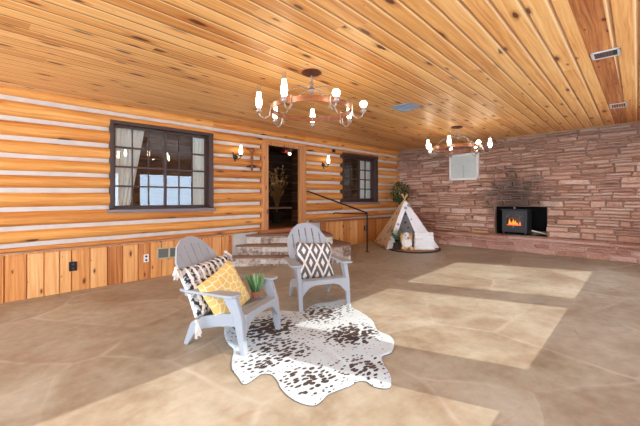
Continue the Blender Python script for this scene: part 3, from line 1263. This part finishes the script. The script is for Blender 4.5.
sconce(3.08, 2.03, 'lit oil-lamp wall sconce on the logs left of the doorway')
sconce(5.26, 2.03, 'lit oil-lamp wall sconce on the logs right of the doorway')
t = empty('candle_bracket', (3.40, WY - .092, 1.80), 0, 'unlit copper and iron wall bracket between the lit sconce and the doorway', 'wall bracket')
b = MB()
b.box(-.09, .12, -.012, .0, .06, .085)
b.build('iron_strap', M['iron'], t, bevel=.003)
b = MB()
b.box(-.09, .05, -.012, .0, .39, .41)
b.build('iron_strap', M['iron'], t, bevel=.003)
b = MB()
b.tube([(.0, -.05, .0), (.0, -.05, .40)], .02, 10)
b.lathe([(.02, .0), (.035, .02), (.02, .05)], (0, -.05, .03), 12)
b.lathe([(.02, .0), (.034, .03), (.02, .06)], (0, -.05, .20), 12)
b.lathe([(.02, .0), (.045, .03), (.046, .07), (.03, .09)], (0, -.05, .33), 12)
b.tube([(0, -.05, .40), (0, -.012, .40)], .012, 6)
b.tube([(0, -.05, .072), (0, -.01, .072)], .012, 6)
b.build('tube', M['copper'], t, smooth=50)

b = MB()
b.box(-.05, .05, -.05, .0, 0, .075)
b.ball((0, -.05, .03), .022)
o = b.build('motion_sensor', M['iron'], bevel=.006)
o.location = (5.58, WY - .07, 2.345)
tag(o, 'small dark box on the top log left of the small window', 'sensor')

# ------------------------------------------------------------------ wall plates and vents
def plate(name, x, z, face, hole, label, w=.075, h=.118):
    t = empty(name, (x, WY - .0625, z), 0, label, 'outlet')
    b = MB()
    b.box(-w / 2, w / 2, -.008, .006, -h / 2, h / 2)
    b.build('plate', face, t, bevel=.004)
    for s_ in (-.028, .028):
        b = MB()
        b.lathe([(0, .0), (.017, 0), (.016, .004), (0, .004)], (0, 0, 0), 12)
        o = b.build('socket', hole, t)
        o.rotation_euler = (PI / 2, 0, 0)
        o.location = (0, -.0075, s_)


plate('power_outlet', .675, .355, M['iron'], M['slot'], 'black power outlet low on the wainscot at far left', .09, .125)
plate('power_outlet', 1.59, .36, M['plastic_white'], M['slot'], 'white power outlet on the wainscot left of the floor vent')
plate('power_outlet', 6.76, .535, M['iron'], M['vent_metal'], 'dark power outlet on the wainscot behind the handrail post', .11, .125)

t = empty('wall_vent', (1.93, WY - .062, .41), 0, 'cream metal air vent in the wainscot behind the nearer chair', 'vent')
b = MB()
for (x0, x1, z0, z1) in ((-.19, .19, .07, .09), (-.19, .19, -.09, -.07), (-.19, -.165, -.09, .09), (.165, .19, -.09, .09), (-.012, .012, -.09, .09)):
    b.box(x0, x1, -.012, .004, z0, z1)
b.build('frame', plain('cream_vent', (206, 186, 148), .5), t, bevel=.003)
b = MB()
b.box(-.17, .17, -.001, .003, -.075, .075)
for k in range(9):
    z = -.064 + .016 * k
    b.box(-.165, .165, -.008, .001, z, z + .005)
b.build('louvers', plain('grey_louver', (112, 112, 100), .5), t)


def register(x, y, w, h, frame, slot, label, bars, rz):
    t = empty('ceiling_vent', (x, y, CZ), rz, label, 'vent')
    b = MB()
    e = .022
    for (a, c, d, f) in ((-w, w, h - e, h), (-w, w, -h, -h + e), (-w, -w + e, -h, h), (w - e, w, -h, h)):
        b.box(a, c, d, f, -.012, .0)
    if bars:
        b.box(-w, w, -.008, .008, -.012, 0)
    b.build('frame', frame, t, bevel=.003)
    b = MB()
    b.box(-w + .01, w - .01, -h + .01, h - .01, -.003, 0)
    n = 7
    for k in range(1, n):
        yy = -h + 2 * h * k / n
        b.box(-w + .01, w - .01, yy - .004, yy + .004, -.009, -.002)
    b.build('grille', slot, t)


register(4.14, .57, .105, .10, M['vent_metal'], M['slot'], 'silver ceiling register on the dark plank, nearer of the two', False, ang + PI / 2)
register(6.53, .755, .15, .095, M['vent_metal'], M['slot'], 'silver ceiling register on the dark plank, near the stone wall', False, ang)
register(4.35, 2.88, .17, .17, M['vent_blue'], M['vent_blue'], 'square blue-grey ceiling vent right of the near chandelier', False, 0)

# ------------------------------------------------------------------ handrail
px, py = 5.69, 4.73
t = empty('handrail', (px, py, flz(px)), 0, 'dark iron handrail beside the stone steps right of the doorway', 'handrail')
z0 = flz(px)
b = MB()
b.tube([(0, 0, .0), (0, 0, .975 - z0)], .016, 8)
b.build('post', M['iron'], t, smooth=50)
b = MB()
b.lathe([(0, 0), (.05, 0), (.05, .008), (.02, .012), (0, .012)], seg=14)
b.build('base_plate', M['iron'], t)
b = MB()
b.tube([(0, 0, .975 - z0), (-.47, .44, 1.21 - z0), (-.935, .86, 1.44 - z0), (-.95, .885, 1.43 - z0)], .017, 8)
b.build('rail', M['iron'], t, smooth=50)
b = MB()
b.tube([(0, 0, .955 - z0), (-.07, .55, .95 - z0), (-.11, .86, .955 - z0), (-.14, .89, .93 - z0)], .014, 8)
b.build('wall_bar', M['canopy'], t, smooth=50)

# ------------------------------------------------------------------ cowhide rug
HIDE = [(1.59, 3.1), (1.45, 2.86), (1.38, 2.65), (1.36, 2.52), (1.27, 2.38), (1.2, 2.24), (1.18, 2.13), (1.16, 2.01), (1.24, 2.02), (1.32, 2.04),
        (1.36, 1.98), (1.34, 1.88), (1.31, 1.81), (1.29, 1.7), (1.3, 1.59), (1.34, 1.52), (1.4, 1.52), (1.47, 1.54), (1.55, 1.53), (1.64, 1.51),
        (1.72, 1.51), (1.76, 1.47), (1.75, 1.39), (1.81, 1.32), (1.93, 1.4), (2.02, 1.52), (2.11, 1.61), (2.22, 1.6), (2.38, 1.69), (2.47, 1.8),
        (2.49, 1.95), (2.65, 2.14), (2.75, 2.37), (2.79, 2.53), (2.95, 2.72), (2.92, 2.82), (2.78, 2.82), (2.61, 2.92), (2.3, 2.84), (2.15, 3.05),
        (1.95, 3.13), (1.74, 3.16)]


def smooth_closed(pts, sub):
    out = []
    n = len(pts)
    for i in range(n):
        p0, p1, p2, p3 = (Vector(pts[(i + k - 1) % n]) for k in range(4))
        for k in range(sub):
            t_ = k / sub
            out.append(.5 * ((2 * p1) + (p2 - p0) * t_ + (2 * p0 - 5 * p1 + 4 * p2 - p3) * t_ ** 2 + (3 * p1 - p0 - 3 * p2 + p3) * t_ ** 3))
    return out


ol = smooth_closed(HIDE, 4)
ctr = Vector((2.0, 2.3))
b = MB()
n = len(ol)
rings = [1, .985, .96, .9, .8, .65, .45, .25]
for ri, s_ in enumerate(rings):
    for k in range(n):
        p = ctr + (ol[k] - ctr) * s_
        lift = .007 + (0 if ri == 0 else .004)
        if .55 < s_ < 1:
            lift += max(0, .034 * mnoise.noise((p.x * 5.5, p.y * 5.5, 2.0))) * (1 if ri > 1 else .6)
        b.v.append((p.x, p.y, flz(p.x) + lift))
for ri in range(len(rings) - 1):
    for k in range(n):
        k2 = (k + 1) % n
        b.f.append((ri * n + k, ri * n + k2, (ri + 1) * n + k2, (ri + 1) * n + k))
        b.mi.append(0)
b.v.append((ctr.x, ctr.y, flz(ctr.x) + .011))
for k in range(n):
    b.f.append(((len(rings) - 1) * n + k, (len(rings) - 1) * n + (k + 1) % n, len(b.v) - 1))
    b.mi.append(0)
o0 = len(b.v)
for k in range(n):                       # the dark leather edge underneath
    p = ol[k]
    b.v.append((p.x, p.y, flz(p.x) + .002))
for k in range(n):
    k2 = (k + 1) % n
    b.f.append((k, k2, o0 + k2, o0 + k))
    b.mi.append(1)
o = b.build('cowhide_rug', [M['hide'], M['mat_rim']], smooth=50)
tag(o, 'black-and-white speckled cowhide rug on the flagstones in front of the chairs', 'rug')

# ------------------------------------------------------------------ Adirondack chairs (local +y = forward)
def make_chair(matrix, label):
    t = empty('adirondack_chair', label=label, cat='chair', group='grey Adirondack chairs', matrix=matrix)
    R_ = M['resin']
    for sx in (-1, 1):
        b = MB()     # front leg
        prof = [(.250, 0), (.295, 0), (.270, .30), (.235, .40), (.215, .463), (.085, .463), (.12, .40), (.185, .30)]
        vs = []
        xo = sx * .275
        b.prism([(p[0], p[1]) for p in prof], xo - .022, xo + .022, 'x')
        b.build('leg', R_, t, bevel=.008)
    for sx in (-1, 1):
        b = MB()     # side rail curving down into the rear leg
        prof = [(.25, .325), (.05, .30), (-.18, .25), (-.27, .19), (-.35, .0), (-.305, .0), (-.235, .10), (-.15, .155), (0, .19), (.14, .21), (.25, .225)]
        xo = sx * .245
        b.prism(prof, xo - .016, xo + .016, 'x')
        b.build('leg', R_, t, bevel=.006)
    b = MB()         # seat slats
    for k in range(5):
        s0, s1 = k / 5, (k + 1) / 5
        f = lambda s_: (.285 - .50 * s_, .332 - .105 * s_ - (.03 * (1 - s_ * 8) if s_ < .125 else 0))
        p = [f(s0 + .008 + (s1 - s0 - .016) * i / 4) for i in range(5)]
        poly = p + [(q[0], q[1] - .022) for q in reversed(p)]
        b.prism(poly, -.25, .25, 'x')
    b.build('seat', R_, t, bevel=.004)
    b = MB()         # arched apron between the front legs
    top = [(-.255, .318), (.255, .318)]
    archp = [(.255, .15), (.215, .20), (.17, .245), (.10, .265), (-.10, .265), (-.17, .245), (-.215, .20), (-.255, .15)]
    b.prism(top + archp, .255, .282, 'y')
    b.build('apron', R_, t, bevel=.006)
    # fan back
    b = MB()
    ns, nr, W0, W1 = 6, 22, .20, .258
    slit = .014
    cols = []
    for k in range(ns):
        cols += [(k / ns, True)]
    us = []
    tw = 2.0
    sw = (tw - slit / W1 * (ns - 1)) / ns
    u = -1.0
    for k in range(ns):
        us += [u, u + sw]
        u += sw + slit / W1
    vs = []
    for u in us:
        for j in range(nr + 1):
            s_ = j / nr
            hgt = .775 - .21 * abs(u) ** 2.5
            l = hgt * s_
            w = W0 + (W1 - W0) * min(1, l / .40)
            y = -.165 - .46 * l + .012 * u * u * (.4 + l)
            z = .19 + .885 * l
            vs.append((u * w, y, z))
    fs = []
    for c in range(len(us) - 1):
        for j in range(nr):
            if c % 2 == 1 and 5 <= j < nr - 2:
                continue
            fs.append((c * (nr + 1) + j, (c + 1) * (nr + 1) + j, (c + 1) * (nr + 1) + j + 1, c * (nr + 1) + j + 1))
    b.add(vs, fs)
    o = b.build('backrest', R_, t)
    so = o.modifiers.new('thick', 'SOLIDIFY')
    so.thickness = .018
    so.offset = 0
    for sx in (-1, 1):
        b = MB()
        prof = [(.228, .20), (.235, -.20), (.262, -.33), (.30, -.34), (.325, -.27), (.345, .02), (.362, .17), (.356, .225), (.335, .245), (.255, .245), (.232, .22)]
        b.prism([(sx * p[0], p[1]) for p in prof], .463, .486)
        b.build('armrest', R_, t, bevel=.008)
    b = MB()
    b.box(-.262, .262, -.320, -.290, .415, .463)
    b.build('back_brace', R_, t, bevel=.005)
    return t


A1 = onfloor(1.50, 2.735, math.radians(-64) - PI / 2)
c1 = make_chair(A1, 'grey Adirondack chair nearer the camera, holding yellow and striped pillows')
A2 = onfloor(2.69, 2.985, math.radians(-114) - PI / 2)
c2 = copy_tree(c1)
c2.matrix_world = A2
c2['label'] = 'grey Adirondack chair in front of the stone steps, holding a grey diamond pillow'


# ------------------------------------------------------------------ pillows
def pillow_mesh(w, h, t_, n=18):
    b = MB()
    for side in (1, -1):
        vs, fs = [], []
        for i in range(n + 1):
            for j in range(n + 1):
                u, v = -1 + 2 * i / n, -1 + 2 * j / n
                pin = 1 - .07 * (1 - abs(u * v)) * max(abs(u), abs(v)) ** 3
                th = t_ / 2 * max(0, (1 - u ** 4)) ** .6 * max(0, (1 - v ** 4)) ** .6
                th *= 1 + .12 * mnoise.noise((u * 2.2, v * 2.2, side * 3.0))
                vs.append((u * w / 2 * pin, v * h / 2 * pin, side * th))
        for i in range(n):
            for j in range(n):
                a = i * (n + 1) + j
                fs.append((a, a + n + 1, a + n + 2, a + 1))
        b.add(vs, fs)
    return b


def chair_local(Mx, x, y, z, rx, rz=0.0, ry=0.0, yaw=0.0):
    return Mx @ Matrix.Translation((x, y, z)) @ Matrix.Rotation(yaw, 4, 'Z') @ Matrix.Rotation(rx, 4, 'X') @ Matrix.Rotation(ry, 4, 'Y') @ Matrix.Rotation(rz, 4, 'Z')


def pillow(mx, w, h, th, m, label):
    t = empty('throw_pillow', label=label, cat='pillow', group=None, matrix=mx)
    pillow_mesh(w, h, th).build('cover', m, t, smooth=True)
    return t


LEAN = math.radians(115)     # pillow plane follows the back (local +z of the pillow faces forward and up)


def lean(d):
    return math.radians(d)


# diamond pillow, chair 2: plane x/z, tilted like the back
pillow(chair_local(A2, -.045, -.205, .44, lean(115), lean(4)), .46, .46, .14, M['diamond'],
       'grey and white diamond-pattern pillow on the chair by the steps')
# striped lumbar pillow with tassels, chair 1
sp = pillow(chair_local(A1, .03, -.215, .47, lean(114), lean(-4), yaw=lean(-6)), .62, .44, .13, M['stripe'],
            'black and white striped pillow with tassels behind the yellow pillow')
rt = random.Random(2)
for (sx, sy) in ((-1, -1), (1, -1), (-1, 1), (1, 1)):
    b = MB()
    b.ball((sx * .30, sy * .23, 0), .018, 8, 6)
    for k in range(16):
        d = Vector((sx * rt.uniform(.01, .05), sy * .02 - .07 + rt.uniform(-.03, .02), rt.uniform(-.035, .035)))
        p = Vector((sx * .30, sy * .23, 0))
        b.tube([p, p + d * .5, p + d + Vector((0, -.015, 0))], .006, 5)
    b.build('tassel', M['tassel'], sp, smooth=True)
pillow(chair_local(A1, .10, -.02, .425, lean(106), lean(-22), yaw=lean(-10)), .42, .42, .14, M['yellow'],
       'yellow and cream pillow standing on the nearer chair')

# aloe on the chair seat
t = empty('potted_aloe', label='small green plant with upright leaves on the nearer chair beside the yellow pillow', cat='plant',
          matrix=A1 @ Matrix.Translation((-.17, .10, .318)))
b = MB()
b.lathe([(.03, 0), (.042, .05), (.04, .055), (.0, .05)], seg=14)
b.build('pot', M['pot'], t, smooth=40)
b = MB()
rl = random.Random(4)
for k in range(16):
    a, sp_, hh = rl.uniform(0, 2 * PI), rl.uniform(.02, .085), rl.uniform(.12, .20)
    wv_ = rl.uniform(.012, .018)
    d = Vector((math.cos(a), math.sin(a), 0))
    p0 = Vector((0, 0, .045)) + d * .015
    path = [p0, p0 + d * sp_ * .4 + Vector((0, 0, hh * .35)), p0 + d * sp_ * .8 + Vector((0, 0, hh * .72)), p0 + d * sp_ * 1.1 + Vector((0, 0, hh))]
    b.tube(path, [wv_ * .9, wv_, wv_ * .7, .002], 6)
b.build('leaves', M['aloe'], t, smooth=True)

# ------------------------------------------------------------------ tepee
FL, FR, BL, BR = Vector((6.2, 4.6, flz(6.2))), Vector((7.02, 3.81, flz(7.02))), Vector((6.88, 5.48, flz(6.88))), Vector((7.60, 4.58, flz(7.6)))
AP = Vector((6.86, 4.58, 1.27))
base = (FL + FR + BL + BR) / 4
t = empty('play_tepee', base, 0, 'child-size white spotted canvas teepee with wooden poles in the corner', 'tent')
lo = lambda v: v - base
for P0 in (FL, FR, BL, BR):
    d = (AP - P0)
    tip = AP + d * .11
    b = MB()
    b.tube([lo(P0), lo(AP), lo(tip)], [.014, .012, .011], 8)
    b.build('pole', M['pole'], t, smooth=50)


def panel(name, corners, m, sag=.03, n=14):
    """fabric between poles: corners bottom-a, bottom-b, top-b, top-a"""
    a, c, d, e = [lo(p) for p in corners]
    nrm = (c - a).cross(e - a).normalized()
    if nrm.dot((a + c) / 2) < 0:
        nrm = -nrm
    b = MB()
    vs, fs = [], []
    for i in range(n + 1):
        for j in range(n + 1):
            u, v = i / n, j / n
            p = (a.lerp(c, u)).lerp(e.lerp(d, u), v)
            p = p - nrm * sag * math.sin(PI * u) * math.sin(PI * min(1, v * 1.1 + .05)) + nrm * .006 * mnoise.noise((u * 6, v * 4, 1)) + nrm * .016
            vs.append(p)
    for i in range(n):
        for j in range(n):
            q = i * (n + 1) + j
            fs.append((q, q + n + 1, q + n + 2, q + 1))
    b.add(vs, fs)
    o = b.build(name, m, t, smooth=True)
    so = o.modifiers.new('thick', 'SOLIDIFY')
    so.thickness = .004
    return o


tp = lambda P0, s_=.94: P0.lerp(AP, s_)
up = Vector((0, 0, .012))
panel('side_panel', (FL + up, BL + up, tp(BL), tp(FL)), M['canvas_warmlit'])
panel('side_panel', (FR + up, BR + up, tp(BR), tp(FR)), M['canvas_white'])
panel('back_panel', (BL + up, BR + up, tp(BR), tp(BL)), M['canvas_white'])
mid = FL.lerp(FR, .5)
midtop = FL.lerp(FR, .42).lerp(AP, .80)
# two front flaps drawn back from the opening
panel('front_flap', (FL + up, FL.lerp(FR, .10) + up, FL.lerp(FR, .38).lerp(AP, .76), tp(FL, .9)), M['canvas_white'], .0)
panel('front_flap', (FR + up, FL.lerp(FR, .66) + up, FL.lerp(FR, .40).lerp(AP, .76), tp(FR, .9)), M['canvas_white'], .0)
panel('top_band', (FL.lerp(FR, .05).lerp(AP, .74), FL.lerp(FR, .95).lerp(AP, .74), tp(FR, .95), tp(FL, .95)), M['canvas_white'], .0, 6)

# mat inside
b = MB()
mcx, mcy = 6.66, 4.20
mr_ = .56
N_ = 40
out = [(mcx + mr_ * math.cos(2 * PI * k / N_), mcy + mr_ * math.sin(2 * PI * k / N_)) for k in range(N_)]


def cap(r, z, mi):
    b.add([(mcx + r * math.cos(2 * PI * k / N_), mcy + r * math.sin(2 * PI * k / N_), flz(mcx + r * math.cos(2 * PI * k / N_)) + z) for k in range(N_)],
          [tuple(range(N_))], mi)


def band(r0, z0, r1, z1, mi):
    vs = []
    for r, z in ((r0, z0), (r1, z1)):
        vs += [(mcx + r * math.cos(2 * PI * k / N_), mcy + r * math.sin(2 * PI * k / N_), flz(mcx + r * math.cos(2 * PI * k / N_)) + z) for k in range(N_)]
    b.add(vs, [(k, (k + 1) % N_, N_ + (k + 1) % N_, N_ + k) for k in range(N_)], mi)


cap(mr_, .002, 1)
band(mr_, .002, mr_, .02, 1)
band(mr_, .02, mr_ - .05, .024, 1)
band(mr_ - .05, .024, mr_ - .06, .024, 0)
cap(mr_ - .06, .024, 0)
o = b.build('play_mat', [M['mat_brown'], M['mat_rim']])
tag(o, 'round brown mat with dark edge on the floor of the teepee', 'mat')

# plush dog sitting on the mat
fwd = Vector((-.62, -.78, 0)).normalized()
pdx, pdy = 6.38, 4.23
t = empty('plush_dog', (pdx, pdy, flz(pdx) + .022), math.atan2(fwd.y, fwd.x) - PI / 2, 'white stuffed toy dog with tan ears sitting in the teepee', 'toy')
b = MB()
b.ball((0, 0, .13), (.10, .09, .13))
b.ball((0, .03, .29), (.095, .09, .085))
b.ball((0, .11, .265), (.045, .05, .038))
for sx in (-1, 1):
    b.ball((sx * .075, .10, .04), (.042, .10, .04))
    b.ball((sx * .085, .06, .15), (.032, .05, .08))
o = b.build('body', M['plush'], t, smooth=True)
rm = o.modifiers.new('remesh', 'REMESH')
rm.mode = 'VOXEL'
rm.voxel_size = .012
rm.use_smooth_shade = True
sm = o.modifiers.new('smooth', 'SMOOTH')
sm.iterations = 6
for sx in (-1, 1):
    b = MB()
    b.ball((sx * .108, .02, .26), (.026, .05, .11))
    b.build('ear', M['tanplush'], t, smooth=True)
    b = MB()
    b.ball((sx * .038, .113, .32), .012, 8, 6)
    b.build('eye', M['black'], t, smooth=True)
    b = MB()
    b.ball((sx * .078, .19, .045), (.038, .03, .038))
    b.build('paw', M['tanplush'], t, smooth=True)
b = MB()
b.ball((0, .158, .275), (.018, .012, .013), 8, 6)
b.build('nose', M['black'], t, smooth=True)

# ruffled white cushion
cx_, cy_ = 6.63, 3.94
face = Vector((-.70, -.72, 0)).normalized()
rzc = math.atan2(face.y, face.x) + PI / 2
t = empty('ruffled_cushion', (cx_, cy_, flz(cx_) + .022), rzc, 'white cushion with horizontal ruffles leaning on the right teepee flap', 'cushion')
for k in range(5):
    b = MB()
    z0 = .002 + k * .074
    lnn = .012 * k
    w = .215 - .006 * k
    prof = []
    vs, fs = [], []
    ns_ = 24
    for (dy, dz, sc2) in ((-.055, .0, 1.0), (-.07, .03, 1.02), (-.05, .072, .97), (.05, .072, .97), (.065, .03, 1.0), (.05, .0, .98)):
        for i in range(ns_ + 1):
            u = -1 + 2 * i / ns_
            vs.append((u * w * sc2, dy + lnn + (.006 * math.sin(u * 26 + k) if dy < 0 else 0), z0 + dz + .004 * math.sin(u * 9 + k)))
    for r in range(6):
        r2 = (r + 1) % 6
        for i in range(ns_):
            fs.append((r * (ns_ + 1) + i, r * (ns_ + 1) + i + 1, r2 * (ns_ + 1) + i + 1, r2 * (ns_ + 1) + i))
    fs.append(tuple(r * (ns_ + 1) for r in range(6)))
    fs.append(tuple(r * (ns_ + 1) + ns_ for r in range(5, -1, -1)))
    b.add(vs, fs)
    b.build('ruffle', M['quilt'], t, smooth=60)

# fern in the tepee
t = empty('potted_fern', (6.245, 4.36, flz(6.245) + .024), 0, 'small green potted fern at the left edge of the teepee opening', 'plant')
b = MB()
b.lathe([(.06, 0.012), (.085, .13), (.08, .14), (.0, .13)], seg=16)
b.build('pot', M['soil'], t, smooth=40)
b = MB()
rl = random.Random(14)


def leaf(b, p, d, L, w, nrm=Vector((0, 0, 1))):
    d = d.normalized()
    s_ = d.cross(nrm)
    if s_.length < .1:
        s_ = Vector((1, 0, 0))
    s_.normalize()
    b.add([p, p + d * L * .45 + s_ * w, p + d * L, p + d * L * .45 - s_ * w], [(0, 1, 2, 3)])


for k in range(44):
    a = rl.uniform(0, 2 * PI)
    d = Vector((math.cos(a), math.sin(a), 0))
    L = rl.uniform(.13, .22)
    p = Vector((0, 0, .13))
    hz = rl.uniform(.16, .36)
    for q in range(9):
        s_ = (q + 1) / 9
        c = p + d * L * s_ + Vector((0, 0, hz * math.sin(s_ * PI * .62)))
        side = d.cross(Vector((0, 0, 1)))
        for sg in (-1, 1):
            leaf(b, c, side * sg + d * .5 + Vector((0, 0, .1)), .055 * (1.1 - .6 * s_), .017)
b.build('fronds', M['fern'], t, merge=False)

# tall plant in the corner behind the tepee
t = empty('potted_tree', (7.56, 5.19, flz(7.56)), 0, 'dark green bushy plant in the corner behind the teepee', 'plant')
b = MB()
b.lathe([(.12, 0), (.16, .32), (.165, .33), (.15, .34), (.0, .32)], seg=18)
b.build('pot', M['potwhite'], t, smooth=40)
b = MB()
b.tube([(0, 0, .31), (.02, 0, .7), (-.01, .02, 1.2)], [.02, .016, .01], 7)
rl = random.Random(9)
for k in range(12):
    a = rl.uniform(0, 2 * PI)
    b.tube([(0, .01, .8 + .03 * k), (.15 * math.cos(a), .15 * math.sin(a), 1.0 + .035 * k)], [.008, .003], 5)
b.build('trunk', M['bark'], t, smooth=50)
b = MB()
for k in range(760):
    a, ph = rl.uniform(0, 2 * PI), rl.uniform(-1, 1)
    r = rl.uniform(.3, 1) ** .5
    c = Vector((.22 * r * math.cos(a) * math.sqrt(1 - ph * ph), .22 * r * math.sin(a) * math.sqrt(1 - ph * ph), 1.26 + .27 * r * ph))
    d = Vector((c.x, c.y, (c.z - 1.22) * .6)) + Vector((rl.uniform(-.2, .2), rl.uniform(-.2, .2), rl.uniform(-.25, .05)))
    leaf(b, c, d, rl.uniform(.06, .11), rl.uniform(.012, .02), Vector((rl.uniform(-.5, .5), rl.uniform(-.5, .5), 1)))
b.build('foliage', M['leaf'], t, merge=False)

# ------------------------------------------------------------------ light
w = bpy.data.worlds.new('sky')
SC.world = w
w.use_nodes = True
bg = w.node_tree.nodes['Background']
bg.inputs[0].default_value = (.76, .94, 1.18, 1)
bg.inputs[1].default_value = 6.0
sd = bpy.data.lights.new('sun', 'SUN')
sd.energy = 4.4
sd.angle = math.radians(.3)
sd.color = (1, .97, .92)
so = bpy.data.objects.new('sun', sd)
COL.objects.link(so)
so.rotation_euler = Vector((-.37, 1, -.63)).to_track_quat('-Z', 'Y').to_euler()

pd = bpy.data.lights.new('bulb_light', 'POINT')
pd.energy = 5
pd.color = (1, .8, .55)
pd.shadow_soft_size = .05
po = bpy.data.objects.new('bulb_light', pd)
COL.objects.link(po)
po.location = (5.30, 6.8, 2.30)

# ------------------------------------------------------------------ camera
cd = bpy.data.cameras.new('camera')
cd.sensor_width = 36
cd.lens = 344 / 640 * 36
cd.shift_y = -13 / 640
cd.clip_start = .02
cam = bpy.data.objects.new('camera', cd)
COL.objects.link(cam)
cam.location = (0, 0, 1.25)
cam.rotation_euler = (PI / 2, 0, view - PI / 2)
SC.camera = cam

vs_ = SC.view_settings
SC.display_settings.display_device = 'sRGB'
vs_.view_transform = 'Standard'
vs_.look = 'None'
vs_.gamma = 1
vs_.use_curve_mapping = False
vs_.exposure = 0.17
SC.cycles.use_denoising = True
SC.cycles.max_bounces = 8
SC.cycles.diffuse_bounces = 6
